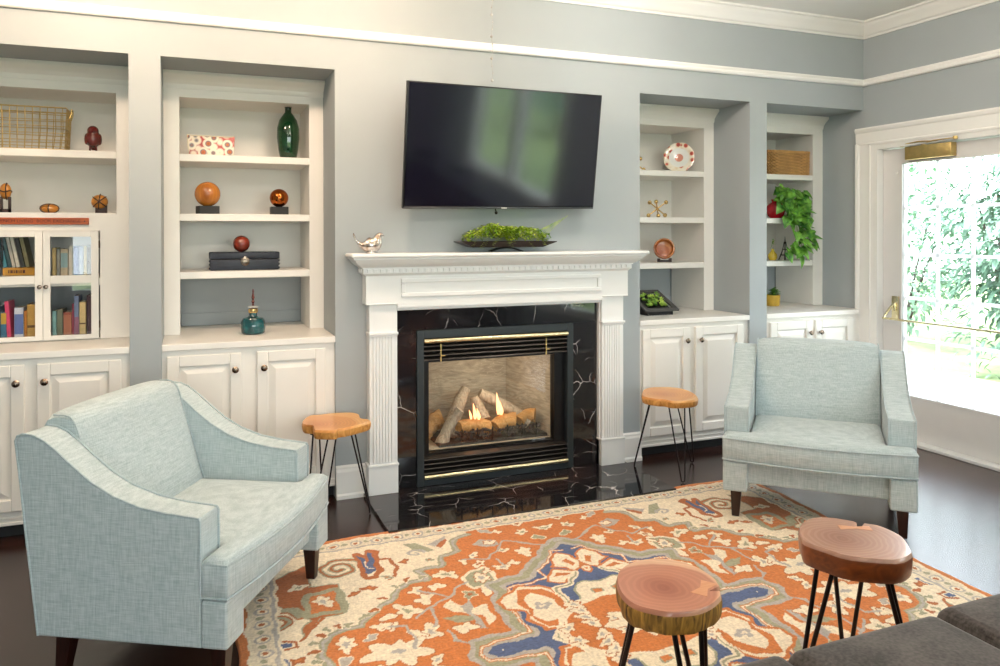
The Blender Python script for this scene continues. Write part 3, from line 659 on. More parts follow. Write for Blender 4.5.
o2 = [(-0.189, 0.027), (-0.105, 0.129), (-0.014, 0.165), (0.085, 0.125), (0.129, 0.061), (0.126, -0.049), (0.075, -0.186), (0.028, -0.242), (-0.041, -0.263), (-0.139, -0.237), (-0.159, -0.18), (-0.197, -0.15), (-0.232, -0.06)]
stool('smooth oval tan slab stool on hairpin legs before the base cabinet near the hearth', 'stool', (2.789, -.285, 0), [(x, y) for x, y in o2], .50, .045, [(-.172, .138), (-.06, -.225), (.232, .088)], M['tan'], M['tanedge'], group='wood slab stools', rod=.0045)
o3 = [(-0.103, 0.115), (-0.067, 0.154), (-0.004, 0.183), (0.062, 0.181), (0.112, 0.153), (0.145, 0.103), (0.156, 0.043), (0.151, -0.015), (0.136, -0.052), (0.09, -0.066), (0.118, -0.078), (0.10, -0.102), (0.041, -0.134), (-0.015, -0.144), (-0.077, -0.13), (-0.119, -0.097), (-0.149, -0.051), (-0.149, 0.007), (-0.132, 0.062)]
stool('round rosy wood slab stool with rough bark edge standing on the patterned rug', 'stool', (1.25, -2.53, .012), o3, .488, .064, [(-.15, .10), (.02, -.13), (.19, .10)], M['red'], M['bark'], wobble=.05, key=(.085, -.045, radians(35), .045, .024), cracks=(8, 9, 10), group='wood slab stools', rod=.0075)
o4 = [(-0.103, 0.13), (-0.034, 0.171), (0.024, 0.179), (0.08, 0.151), (0.115, 0.105), (0.116, 0.09), (0.085, 0.057), (0.098, 0.052), (0.138, 0.075), (0.163, 0.045), (0.167, -0.008), (0.153, -0.068), (0.093, -0.148), (0.059, -0.175), (-0.02, -0.186), (-0.126, -0.116), (-0.155, -0.047), (-0.173, 0.029), (-0.148, 0.073)]
stool('smooth notched rosy brown slab stool standing between the grey sofa and the armchair', 'stool', (2.01, -2.456, .012), o4, .488, .078, [(-.154, .056), (.11, .126), (.12, -.145)], M['red2'], M['edge2'], key=(.072, .055, radians(-28), .052, .02), cracks=(4, 5, 6, 7, 8), group='wood slab stools', rod=.0075)
# ------------------------------------------------------------------ sofa
so = thing('sofa', 'charcoal tweed sofa with separate seat cushions at the front edge of the rug', 'sofa', (1.70, -3.25, 0))
b = B(); b.box(-.84, .97, -.52, .40, .10, .27, .02, 3); b.build('sofa_base', M['sofa'], so)
def pad(x0, x1, y0, y1, z0, z1, name, r=.04):
    b = B(); nx, ny = 14, 16
    def tk(a, c, n): return sorted({a, a+.25*r, a+.6*r, a+r, c-r, c-.6*r, c-.25*r, c} | {a+(c-a)*k/n for k in range(1, n)})
    X = tk(x0, x1, nx); Y = tk(y0, y1, ny); T = {}; Q = {}
    for i, x in enumerate(X):
        for j, y in enumerate(Y):
            dx = min(x-x0, x1-x); dy = min(y-y0, y1-y); fx = max(0, r-dx); fy = max(0, r-dy); d = min(1, math.hypot(fx, fy)/r)
            dr = r*(1-sqrt(max(0, 1-d*d))); cr = .02*min(1, min(dx, dy)/.2)**.6
            k = .35*r*d*d
            T[i, j] = b.bm.verts.new((x, y, z1-dr+cr)); Q[i, j] = b.bm.verts.new((x, y, z0+dr))
    for i in range(len(X)-1):
        for j in range(len(Y)-1):
            b.bm.faces.new((T[i, j], T[i+1, j], T[i+1, j+1], T[i, j+1])); b.bm.faces.new((Q[i, j], Q[i, j+1], Q[i+1, j+1], Q[i+1, j]))
    for i in range(len(X)-1):
        for j in (0, len(Y)-1): b.bm.faces.new((T[i, j], T[i+1, j], Q[i+1, j], Q[i, j]))
    for j in range(len(Y)-1):
        for i in (0, len(X)-1): b.bm.faces.new((T[i, j], T[i, j+1], Q[i, j+1], Q[i, j]))
    return b.build(name, M['sofa'], so, ang=80)
pad(-.84, -.305, -.30, .445, .265, .432, 'seat_cushion'); pad(-.300, .240, -.30, .445, .265, .430, 'seat_cushion'); pad(.245, .79, -.30, .455, .265, .435, 'seat_cushion')
for x0 in (-.84, -.295, .25): 
    b = B(); b.box(x0, x0+.535, -.50, -.31, .40, .76, .05, 4); b.build('back_cushion', M['sofa'], so)
b = B(); b.box(.80, .96, -.54, .40, .10, .60, .03, 4); b.build('arm', M['sofa'], so)
for x in (-.78, .90):
    for y in (-.46, .34): b = B(); b.cyl((x, y, .001), (x, y, .10), .018, .026); b.build('leg', M['legd'], so)
# ------------------------------------------------------------------ rug
RUG = [["P","c",[[1.226,-0.7],[1.226,-0.794],[1.152,-0.816],[1.121,-0.881],[1.128,-0.958],[1.037,-0.992],[1.013,-1.085],[0.903,-1.084],[0.925,-1.188],[0.832,-1.187],[0.78,-1.235],[0.755,-1.294],[0.696,-1.342],[0.636,-1.396],[0.595,-1.462],[0.541,-1.464],[0.478,-1.485],[0.443,-1.542],[0.431,-1.619],[0.45,-1.694],[0.45,-1.83],[0.1,-1.83],[0.1,-0.5],[1.3,-0.5]],None,0],["L","s",[[1.226,-0.794],[1.152,-0.816],[1.121,-0.881],[1.128,-0.958],[1.037,-0.992],[1.013,-1.085],[0.903,-1.084],[0.925,-1.188],[0.832,-1.187],[0.78,-1.235],[0.755,-1.294],[0.696,-1.342],[0.636,-1.396],[0.595,-1.462],[0.541,-1.464],[0.478,-1.485],[0.443,-1.542],[0.431,-1.619],[0.45,-1.694],[0.47,-1.83]],0.034],["L","g",[[1.226,-0.794],[1.152,-0.816],[1.121,-0.881],[1.128,-0.958],[1.037,-0.992],[1.013,-1.085],[0.903,-1.084],[0.925,-1.188],[0.832,-1.187],[0.78,-1.235],[0.755,-1.294],[0.696,-1.342],[0.636,-1.396],[0.595,-1.462],[0.541,-1.464],[0.478,-1.485],[0.443,-1.542],[0.431,-1.619],[0.45,-1.694],[0.47,-1.83]],0.013],["F","s",[0.902,-1.157],0.026,3,None],["F","y",[0.835,-1.154],0.026,3,None],["F","s",[0.778,-1.201],0.026,3,None],["F","y",[0.709,-1.28],0.026,3,None],["F","y",[0.663,-1.36],0.026,3,None],["F","s",[0.613,-1.4],0.026,3,None],["F","s",[0.551,-1.436],0.026,3,None],["F","y",[0.511,-1.435],0.026,3,None],["F","s",[0.467,-1.436],0.026,3,None],["F","y",[0.44,-1.474],0.026,3,None],["F","s",[0.412,-1.521],0.026,3,None],["F","y",[0.407,-1.578],0.026,3,None],["F","s",[0.406,-1.642],0.026,3,None],["P","y",[[0.45,-0.834],[0.435,-1.062],[0.554,-1.082],[0.564,-1.193],[0.566,-1.331],[0.509,-1.348],[0.45,-1.347],[0.406,-1.439],[0.378,-1.463],[0.374,-1.426],[0.411,-1.347],[0.343,-1.25],[0.272,-1.149],[0.239,-0.982]],"s",0.006],["P","o",[[0.411,-1.141],[0.544,-1.124],[0.55,-1.32],[0.411,-1.312]],"s",0.024],["F","c",[0.48,-1.213],0.062,6,"g"],["F","c",[0.388,-1.054],0.05,4,"s"],["L","s",[[0.683,-0.938],[0.672,-0.899],[0.648,-0.868],[0.615,-0.849],[0.578,-0.845],[0.543,-0.855],[0.516,-0.876],[0.5,-0.906],[0.496,-0.938],[0.505,-0.968],[0.525,-0.991],[0.55,-1.005],[0.578,-1.008],[0.604,-1.0],[0.623,-0.983],[0.634,-0.961],[0.636,-0.938],[0.629,-0.917],[0.615,-0.901],[0.597,-0.893],[0.578,-0.892],[0.561,-0.898],[0.549,-0.909],[0.543,-0.924],[0.543,-0.938],[0.549,-0.95],[0.558,-0.958],[0.568,-0.962],[0.578,-0.961],[0.586,-0.956],[0.59,-0.95]],0.03],["L","y",[[0.683,-0.938],[0.672,-0.899],[0.648,-0.868],[0.615,-0.849],[0.578,-0.845],[0.543,-0.855],[0.516,-0.876],[0.5,-0.906],[0.496,-0.938],[0.505,-0.968],[0.525,-0.991],[0.55,-1.005],[0.578,-1.008],[0.604,-1.0],[0.623,-0.983],[0.634,-0.961],[0.636,-0.938],[0.629,-0.917],[0.615,-0.901],[0.597,-0.893],[0.578,-0.892],[0.561,-0.898],[0.549,-0.909],[0.543,-0.924],[0.543,-0.938],[0.549,-0.95],[0.558,-0.958],[0.568,-0.962],[0.578,-0.961],[0.586,-0.956],[0.59,-0.95]],0.014],["L","y",[[0.378,-1.314],[0.368,-1.279],[0.346,-1.251],[0.316,-1.234],[0.283,-1.23],[0.252,-1.239],[0.228,-1.259],[0.213,-1.285],[0.21,-1.314],[0.219,-1.341],[0.236,-1.361],[0.258,-1.373],[0.283,-1.375],[0.305,-1.368],[0.322,-1.353],[0.332,-1.334],[0.333,-1.314],[0.327,-1.296],[0.314,-1.283],[0.299,-1.275],[0.283,-1.275],[0.269,-1.281],[0.259,-1.29],[0.255,-1.302],[0.255,-1.314],[0.26,-1.324],[0.267,-1.33],[0.276,-1.332],[0.283,-1.33]],0.034],["L","s",[[0.378,-1.314],[0.368,-1.279],[0.346,-1.251],[0.316,-1.234],[0.283,-1.23],[0.252,-1.239],[0.228,-1.259],[0.213,-1.285],[0.21,-1.314],[0.219,-1.341],[0.236,-1.361],[0.258,-1.373],[0.283,-1.375],[0.305,-1.368],[0.322,-1.353],[0.332,-1.334],[0.333,-1.314],[0.327,-1.296],[0.314,-1.283],[0.299,-1.275],[0.283,-1.275],[0.269,-1.281],[0.259,-1.29],[0.255,-1.302],[0.255,-1.314],[0.26,-1.324],[0.267,-1.33],[0.276,-1.332],[0.283,-1.33]],0.015],["L","s",[[0.318,-1.23],[0.362,-1.238],[0.406,-1.316]],0.03],["L","y",[[0.669,-0.815],[0.704,-0.857],[0.704,-0.937],[0.724,-0.796],[0.76,-0.824],[0.74,-0.965],[0.744,-1.031],[0.715,-1.081],[0.676,-1.07],[0.676,-0.996],[0.669,-0.815]],0.03],["P","n",[[0.674,-0.831],[0.697,-0.863],[0.703,-0.95],[0.722,-0.809],[0.745,-0.832],[0.729,-0.956],[0.731,-1.018],[0.695,-1.041],[0.68,-1.017],[0.682,-0.941]],None,0],["L","c",[[0.697,-0.908],[0.699,-0.987],[0.723,-0.997]],0.008],["L","y",[[0.763,-0.908],[0.803,-0.924],[0.82,-1.01],[0.807,-1.081],[0.766,-1.125]],0.018],["P","n",[[0.212,-1.44],[0.252,-1.478],[0.341,-1.488],[0.336,-1.515],[0.281,-1.513],[0.226,-1.541],[0.241,-1.502]],None,0],["L","y",[[0.207,-1.42],[0.27,-1.459],[0.358,-1.482],[0.353,-1.522],[0.295,-1.532],[0.22,-1.567]],0.014],["P","g",[[0.228,-1.57],[0.275,-1.565],[0.319,-1.607],[0.321,-1.655],[0.231,-1.618]],"n",0.012],["L","y",[[0.459,-1.351],[0.397,-1.444],[0.375,-1.48]],0.014],["F","y",[0.675,-1.171],0.045,4,"o"],["F","y",[0.604,-1.194],0.035,4,"o"],["F","y",[0.867,-0.969],0.035,4,"o"],["F","s",[0.762,-1.1],0.03,4,"o"],["F","s",[0.98,-0.997],0.03,4,"o"],["F","y",[0.349,-1.619],0.04,4,"o"],["F","y",[0.172,-1.466],0.03,4,"o"],["F","y",[0.178,-1.55],0.03,4,"o"],["P","s",[[0.9,-0.779],[0.959,-0.794],[0.992,-0.86],[1.034,-0.912],[0.993,-0.918],[0.928,-0.869]],None,0],["L","g",[[0.979,-0.908],[0.974,-0.892],[0.963,-0.879],[0.949,-0.872],[0.934,-0.871],[0.921,-0.876],[0.911,-0.885],[0.905,-0.896],[0.905,-0.908],[0.909,-0.918],[0.916,-0.926],[0.925,-0.929],[0.934,-0.929],[0.941,-0.926],[0.946,-0.92],[0.948,-0.914],[0.947,-0.908],[0.944,-0.904],[0.94,-0.902],[0.937,-0.901]],0.014],["P","y",[[1.032,-0.862],[1.108,-0.803],[1.115,-0.827],[1.057,-0.893]],None,0],["P","g",[[1.005,-0.836],[1.111,-0.774],[1.108,-0.803],[1.03,-0.87]],None,0],["F","c",[1.008,-1.174],0.07,5,"s"],["F","c",[0.852,-1.264],0.045,4,None],["F","c",[0.938,-1.265],0.05,4,None],["F","c",[0.87,-1.349],0.06,4,None],["F","c",[0.781,-1.417],0.08,5,"s"],["F","c",[0.835,-1.603],0.07,5,"g"],["F","c",[0.781,-1.603],0.05,4,None],["F","c",[0.68,-1.507],0.06,5,"g"],["F","c",[1.419,-1.085],0.065,6,None],["F","c",[1.323,-1.03],0.04,4,"s"],["F","c",[1.489,-0.864],0.05,5,"s"],["F","c",[1.607,-0.857],0.05,5,"s"],["F","c",[1.722,-0.796],0.04,4,None],["F","c",[1.788,-0.891],0.06,5,None],["F","c",[1.683,-1.082],0.06,6,"g"],["F","c",[1.268,-1.197],0.05,5,"g"],["F","c",[1.334,-1.179],0.04,4,None],["F","c",[1.182,-1.036],0.04,4,"g"],["F","c",[1.116,-1.078],0.035,3,None],["F","c",[1.371,-0.816],0.035,4,None],["F","c",[1.131,-1.382],0.045,4,None],["P","g",[[1.211,-0.92],[1.266,-0.867],[1.332,-0.916],[1.33,-0.968],[1.264,-0.971]],None,0],["F","c",[1.293,-0.924],0.04,4,None],["P","s",[[1.076,-1.226],[1.124,-1.184],[1.188,-1.172],[1.211,-1.257],[1.199,-1.301],[1.147,-1.338],[1.094,-1.34],[1.068,-1.295]],"c",0.014],["F","c",[1.149,-1.263],0.06,7,"g"],["F","c",[1.186,-1.209],0.03,4,None],["P","c",[[0.927,-1.446],[0.971,-1.401],[0.985,-1.449],[1.036,-1.5],[1.089,-1.491],[1.095,-1.604],[1.062,-1.639],[1.054,-1.558],[1.006,-1.529],[0.958,-1.499]],"c",0.004],["P","s",[[0.897,-1.524],[0.958,-1.529],[1.022,-1.565],[1.001,-1.595],[0.94,-1.58]],None,0],["P","g",[[0.987,-1.47],[1.042,-1.429],[1.026,-1.527],[1.043,-1.612],[1.041,-1.668],[1.008,-1.655],[1.011,-1.57]],None,0],["F","c",[0.966,-1.628],0.06,4,None],["F","c",[0.694,-1.694],0.15,7,"c"],["F","g",[0.694,-1.694],0.03,4,None],["F","c",[0.521,-1.573],0.065,6,"g"],["F","c",[0.668,-1.499],0.05,5,None],["F","g",[0.618,-1.561],0.035,4,None],["L","g",[[1.037,-1.294],[0.969,-1.378],[0.875,-1.425],[0.824,-1.469],[0.809,-1.488]],0.013],["L","g",[[0.969,-1.378],[0.861,-1.268]],0.013],["L","g",[[0.875,-1.425],[0.879,-1.507],[0.858,-1.575]],0.013],["L","g",[[1.124,-1.054],[1.228,-1.096],[1.3,-1.029],[1.361,-0.936],[1.423,-0.962],[1.49,-1.033],[1.59,-1.068]],0.013],["L","g",[[1.268,-1.112],[1.284,-1.185]],0.013],["L","g",[[0.693,-1.508],[0.751,-1.532],[0.765,-1.611],[0.759,-1.695]],0.013],["L","g",[[1.234,-1.374],[1.335,-1.379]],0.013],["L","g",[[1.037,-1.294],[1.076,-1.274]],0.013],["L","g",[[0.976,-1.766],[0.907,-1.704],[0.896,-1.628]],0.013],["P","n",[[1.708,-0.838],[1.606,-1.036],[1.538,-1.088],[1.481,-1.172],[1.396,-1.243],[1.337,-1.325],[1.269,-1.329],[1.176,-1.346],[1.188,-1.423],[1.149,-1.494],[1.156,-1.599],[1.155,-1.714],[1.186,-1.754],[1.092,-1.752],[0.981,-1.751],[0.958,-1.825],[0.966,-1.861],[1.0,-1.9],[1.75,-1.9],[1.75,-0.8]],None,0],["L","g",[[1.606,-1.036],[1.538,-1.088],[1.481,-1.172],[1.396,-1.243],[1.337,-1.325],[1.269,-1.329],[1.176,-1.346],[1.188,-1.423],[1.149,-1.494],[1.156,-1.599],[1.155,-1.714],[1.186,-1.754],[1.092,-1.752],[0.981,-1.751],[0.958,-1.825],[0.966,-1.861]],0.075],["L","s",[[1.606,-1.036],[1.538,-1.088],[1.481,-1.172],[1.396,-1.243],[1.337,-1.325],[1.269,-1.329],[1.176,-1.346],[1.188,-1.423],[1.149,-1.494],[1.156,-1.599],[1.155,-1.714],[1.186,-1.754],[1.092,-1.752],[0.981,-1.751],[0.958,-1.825],[0.966,-1.861]],0.03],["L","o",[[1.597,-1.141],[1.543,-1.127],[1.474,-1.236],[1.41,-1.287],[1.411,-1.37],[1.341,-1.389],[1.223,-1.392],[1.191,-1.479],[1.179,-1.579],[1.182,-1.752],[1.087,-1.762],[0.981,-1.776],[0.958,-1.858]],0.016],["L","c",[[1.597,-1.141],[1.543,-1.127],[1.474,-1.236],[1.41,-1.287],[1.411,-1.37],[1.341,-1.389],[1.223,-1.392],[1.191,-1.479],[1.179,-1.579],[1.182,-1.752],[1.087,-1.762],[0.981,-1.776],[0.958,-1.858]],0.007],["L","g",[[1.708,-0.838],[1.606,-1.036]],0.02],["P","c",[[1.523,-1.178],[1.556,-1.158],[1.596,-1.197],[1.62,-1.262],[1.599,-1.338],[1.558,-1.362],[1.537,-1.313],[1.475,-1.287]],"o",0.01],["P","o",[[1.54,-1.251],[1.577,-1.233],[1.59,-1.292],[1.565,-1.314]],None,0],["P","c",[[1.599,-1.338],[1.63,-1.298],[1.674,-1.305],[1.72,-1.345],[1.694,-1.407],[1.664,-1.375],[1.634,-1.413],[1.597,-1.378]],"o",0.01],["P","o",[[1.615,-1.344],[1.655,-1.34],[1.628,-1.38]],None,0],["P","c",[[1.423,-1.357],[1.478,-1.309],[1.555,-1.351],[1.557,-1.382],[1.47,-1.444],[1.407,-1.409]],"o",0.01],["P","o",[[1.438,-1.373],[1.473,-1.348],[1.527,-1.37],[1.499,-1.388]],None,0],["P","c",[[1.141,-1.491],[1.263,-1.398],[1.348,-1.423],[1.399,-1.481],[1.409,-1.616],[1.411,-1.716],[1.364,-1.767],[1.252,-1.766],[1.212,-1.666],[1.222,-1.607],[1.162,-1.558]],"o",0.012],["P","o",[[1.25,-1.429],[1.35,-1.455],[1.388,-1.503],[1.398,-1.62],[1.394,-1.717],[1.354,-1.755],[1.258,-1.746],[1.224,-1.64],[1.242,-1.599],[1.212,-1.537]],None,0],["P","c",[[1.246,-1.516],[1.295,-1.483],[1.338,-1.518],[1.36,-1.562],[1.367,-1.649],[1.347,-1.69],[1.283,-1.703],[1.244,-1.648],[1.266,-1.6]],"c",0.01],["F","g",[1.304,-1.591],0.05,4,"c"],["L","c",[[1.554,-1.371],[1.489,-1.461],[1.41,-1.476],[1.416,-1.602],[1.418,-1.726],[1.374,-1.778],[1.298,-1.785],[1.21,-1.884],[1.132,-1.969]],0.03],["L","s",[[1.554,-1.371],[1.489,-1.461],[1.41,-1.476],[1.416,-1.602],[1.418,-1.726],[1.374,-1.778],[1.298,-1.785],[1.21,-1.884],[1.132,-1.969]],0.01],["P","c",[[1.492,-1.49],[1.546,-1.456],[1.598,-1.477],[1.664,-1.523],[1.625,-1.635],[1.545,-1.754],[1.472,-1.764],[1.428,-1.723],[1.474,-1.574]],"s",0.008],["L","o",[[1.52,-1.716],[1.514,-1.698],[1.502,-1.684],[1.487,-1.675],[1.47,-1.674],[1.455,-1.679],[1.443,-1.689],[1.437,-1.702],[1.436,-1.716],[1.441,-1.728],[1.449,-1.737],[1.459,-1.741],[1.47,-1.741],[1.479,-1.738],[1.485,-1.731],[1.488,-1.723],[1.487,-1.716],[1.484,-1.71],[1.479,-1.707],[1.474,-1.706],[1.47,-1.707]],0.014],["P","o",[[1.557,-1.535],[1.598,-1.543],[1.583,-1.6],[1.546,-1.603]],"s",0.006],["P","o",[[1.418,-1.726],[1.472,-1.764],[1.56,-1.744],[1.505,-1.876],[1.438,-1.907],[1.358,-1.882],[1.341,-1.795]],"c",0.008],["F","n",[1.433,-1.79],0.025,3,None],["L","c",[[1.412,-1.828],[1.407,-1.844],[1.396,-1.857],[1.382,-1.864],[1.367,-1.865],[1.354,-1.86],[1.344,-1.851],[1.338,-1.84],[1.338,-1.828],[1.342,-1.818],[1.349,-1.81],[1.358,-1.807],[1.367,-1.807],[1.374,-1.81],[1.379,-1.816],[1.381,-1.822],[1.38,-1.828],[1.377,-1.832],[1.373,-1.834],[1.37,-1.835]],0.014],["P","c",[[1.297,-1.878],[1.358,-1.882],[1.425,-1.93],[1.338,-2.102],[1.196,-2.044],[1.275,-1.95]],"s",0.006],["P","y",[[1.318,-1.981],[1.361,-1.959],[1.405,-1.99],[1.38,-2.045],[1.313,-2.03]],"s",0.008],["P","o",[[1.048,-1.832],[1.081,-1.858],[1.158,-1.916],[1.276,-1.798],[1.188,-1.915],[1.117,-1.988],[1.089,-1.939]],"c",0.01]]
CR = dict(o='#cc7c44', c='#efe2ca', n='#56658a', s='#a3a288', g='#b6b0aa', y='#b0683a')
def rug():
    DX = .005; cx0, cy0 = 1.62, -1.83
    nu, nv = 590, 476
    # left half and back half authored, mirrored to the other quadrants
    u = np.linspace(-1.47, 1.47, nu); v = np.linspace(-1.23, 1.23, nv)
    UU, VV = np.meshgrid(u, v, indexing='ij')
    rs = np.random.RandomState(3)
    qa = -np.abs(np.linspace(-1.47, 1.47, nu)); 
    hu = nu//2+1; hv = nv//2+1
    gx = cx0-np.linspace(1.47, 0, hu); gy = cy0+np.linspace(0, 1.23, hv)
    X, Y = np.meshgrid(gx, gy, indexing='ij')
    # hand-tufted wobble
    X = X+.004*np.sin(Y*61+X*13)+.003*np.sin(X*97+Y*31); Y = Y+.004*np.sin(X*57+Y*17)
    C = np.zeros(X.shape+(3,)); hexc = {k: np.array(lin(h)[:3]) for k, h in CR.items()}
    C[:] = hexc['o']
    def inpoly(P):
        m = np.zeros(X.shape, bool); n = len(P)
        for i in range(n):
            x1, y1 = P[i]; x2, y2 = P[(i+1) % n]
            if y1 == y2: continue
            c = ((y1 > Y) != (y2 > Y)) & (X < (x2-x1)*(Y-y1)/(y2-y1)+x1); m ^= c
        return m
    def dline(P, closed=False):
        d = np.full(X.shape, 9.0); n = len(P)
        for i in range(n if closed else n-1):
            ax, ay = P[i]; bx, by = P[(i+1) % n]; vx, vy = bx-ax, by-ay; L2 = vx*vx+vy*vy+1e-9
            q = np.clip(((X-ax)*vx+(Y-ay)*vy)/L2, 0, 1); d = np.minimum(d, np.hypot(X-ax-q*vx, Y-ay-q*vy))
        return d
    def flower(c, r, n, col, cc, k=0):
        th = np.arctan2(Y-c[1], X-c[0])+k; rad = np.hypot(X-c[0], Y-c[1]); rr = r*(.80+.20*np.cos(n*th))*(1+.25*np.sin(2*th+k)+.12*np.sin(3*th+2*k))
        C[rad < rr+.005] = hexc['y'] if col == 'c' else hexc['c']
        C[rad < rr] = hexc[col]
        if cc: C[rad < rr*.38] = hexc[cc]
    for s in RUG:
        if s[0] == 'P':
            m = inpoly(s[2]); C[m] = hexc[s[1]]
            if s[3]: C[dline(s[2], True) < s[4]*.6] = hexc[s[3]]
        elif s[0] == 'L': C[dline(s[2]) < s[3]*.5] = hexc[s[1]]
        else: flower(s[2], s[3]*.75, s[4], s[1], s[5], s[2][0]*7)
    # small scattered blossoms in the open field
    fl_ = np.abs(C-hexc['o']).sum(-1) < 1e-6; k = 0
    for _ in range(900):
        i, j = rs.randint(20, hu-4), rs.randint(4, hv-30); q = 6
        if fl_[i-q:i+q, max(0, j-q):j+q].all():
            flower((X[i, j], Y[i, j]), .024+.012*rs.rand(), 3+k % 3, 'cgcsc'[k % 5], [None, 'g', 'y'][k % 3], k); k += 1
            fl_[max(0, i-11):i+11, max(0, j-11):j+11] = False
        if k > 85: break
    # inner centre of the medallion
    cxx, cyy = cx0, cy0
    C[np.hypot((X-cxx)/.34, (Y-cyy)/.26) < 1] = hexc['c']; C[np.hypot((X-cxx)/.30, (Y-cyy)/.22) < 1] = hexc['o']
    for k in range(3):
        for q in range(4): flower((cxx-.09-.1*k, cyy+.05+.05*q*(k % 2)), .035, 5, 'c', 'g', k)
    flower((cxx, cyy), .16, 8, 'c', 'n'); 
    # borders
    ex = (X-(cx0-1.47)); ey = ((cy0+1.23)-Y); e = np.minimum(ex, ey); al = np.where(ex < ey, Y, X)
    C[e < .155] = hexc['c']; C[e < .142] = hexc['g']; C[e < .128] = hexc['c']*.9; 
    ph = (al/.105) % 1.0; dy_ = (e-.088); rad = np.hypot((ph-.5)*.105, dy_)
    C[(e < .128) & (rad < .030)] = hexc['g']; C[(e < .128) & (rad < .021)] = hexc['c']; C[(e < .128) & (rad < .012)] = hexc['y']
    rad2 = np.hypot(np.minimum(ph, 1-ph)*.105, dy_); C[(e < .128) & (rad2 < .014)] = hexc['s']
    C[e < .048] = hexc['c']; C[e < .034] = hexc['o']
    full = np.zeros((nu, nv, 3))
    iu = np.minimum(np.arange(nu), nu-1-np.arange(nu)); jv = np.minimum(np.arange(nv), nv-1-np.arange(nv)); jv = hv-1-np.minimum(jv, hv-1)
    full = C[np.minimum(iu, hu-1)][:, jv]
    # abrash: yarn colour varies
    nz = rs.normal(0, 1, (nu, nv)); nz = (nz+np.roll(nz, 1, 1)+np.roll(nz, 2, 1))/3
    full = np.clip(full*(1+.10*nz[..., None]), 0, 1)
    # world positions: sides lean slightly
    lean = .085
    PX = cx0+UU+(UU*0+1)*0; 
    t_ = (VV+1.23)/2.46
    wob = .006*np.sin(VV*9)+.004*np.sin(VV*23); wob2 = .006*np.sin(UU*7+1)+.003*np.sin(UU*19)
    edgeu = np.clip((np.abs(UU)-1.3)/.17, 0, 1); edgev = np.clip((np.abs(VV)-1.1)/.13, 0, 1)
    PX = cx0-.02+UU+wob*edgeu+.13*(t_-.5)*1.0
    PY = cy0+.01+VV+wob2*edgev+.014*UU
    PZ = .011+.0012*rs.normal(0, 1, (nu, nv))*.5
    border = np.zeros((nu, nv), bool); border[0] = border[-1] = True; border[:, 0] = border[:, -1] = True; PZ[border] = .002
    co = np.stack([PX, PY, PZ], -1).reshape(-1, 3)
    idx = np.arange(nu*nv).reshape(nu, nv); q = np.stack([idx[:-1, :-1], idx[1:, :-1], idx[1:, 1:], idx[:-1, 1:]], -1).reshape(-1, 4)
    me = bpy.data.meshes.new('area_rug'); me.vertices.add(len(co)); me.vertices.foreach_set('co', co.ravel()); me.loops.add(q.size); me.loops.foreach_set('vertex_index', q.ravel())
    me.polygons.add(len(q)); me.polygons.foreach_set('loop_start', np.arange(0, q.size, 4)); me.polygons.foreach_set('loop_total', np.full(len(q), 4)); me.update()
    me.polygons.foreach_set('use_smooth', [True]*len(q))
    ca = me.color_attributes.new('yarn', 'FLOAT_COLOR', 'POINT'); buf = np.ones((len(co), 4)); buf[:, :3] = full.reshape(-1, 3); ca.data.foreach_set('color', buf.ravel())
    m, nt, p = newmat('rug_wool'); a = N(nt, 'ShaderNodeVertexColor', layer_name='yarn'); p.inputs['Roughness'].default_value = 1; p.inputs['Specular IOR Level'].default_value = .05; p.inputs['Sheen Weight'].default_value = .2
    v = coords(nt, (60, 160, 60)); n1 = N(nt, 'ShaderNodeTexNoise', Scale=1.0, Detail=3.0); nt.links.new(v, n1.inputs['Vector'])
    mx = N(nt, 'ShaderNodeMix', data_type='RGBA', blend_type='MULTIPLY'); mx.inputs[0].default_value = 1
    nt.links.new(a.outputs['Color'], mx.inputs[6]); nt.links.new(ramp(nt, n1.outputs['Fac'], [(.3, (.82, .80, .78, 1)), (.7, (1.1, 1.1, 1.1, 1))]), mx.inputs[7]); nt.links.new(mx.outputs[2], p.inputs['Base Color']); bump(nt, p, n1.outputs['Fac'], .4, .004)
    me.materials.append(m); o = bpy.data.objects.new('area_rug', me); COL.objects.link(o); return o
tag(rug(), 'orange and cream floral rug with a navy medallion on the dark floor', 'rug')
# ------------------------------------------------------------------ leaves
def leafmesh(b, pos, dirv, upv, L, W_, fold=.25, droop=.3, heart=False):
    d = Vector(dirv).normalized(); u = Vector(upv); u = (u-d*u.dot(d)); u = u.normalized() if u.length > 1e-4 else Vector((0, 0, 1)); s = d.cross(u); p = Vector(pos)
    prof = [(0, .0), (.10, .42), (.35, .5), (.7, .3), (1, 0)] if not heart else [(0, 0), (-.08, .32), (.22, .52), (.6, .34), (1, 0)]
    mid = []; lft = []; rgt = []
    for f, w in prof:
        q = p+d*(L*f)-u*(droop*L*f*f); mid.append(b.bm.verts.new(q if f > -.01 else p)); 
        lft.append(b.bm.verts.new(q+s*(W_*w)+u*(fold*W_*w))); rgt.append(b.bm.verts.new(q-s*(W_*w)+u*(fold*W_*w)))
    for i in range(4):
        for a_ in (lft, rgt):
            vs = [mid[i], mid[i+1], a_[i+1], a_[i]]
            try: b.bm.faces.new(vs)
            except ValueError: pass
def leafmat(name, c1, c2, rough=.45, tr=.25):
    m, nt, p = newmat(name); v = coords(nt); n = N(nt, 'ShaderNodeTexNoise', Scale=22.0, Detail=2.0); nt.links.new(v, n.inputs['Vector'])
    nt.links.new(ramp(nt, n.outputs['Fac'], [(.35, lin(c1)), (.65, lin(c2))]), p.inputs['Base Color']); p.inputs['Roughness'].default_value = rough; p.inputs['Subsurface Weight'].default_value = 0
    return m
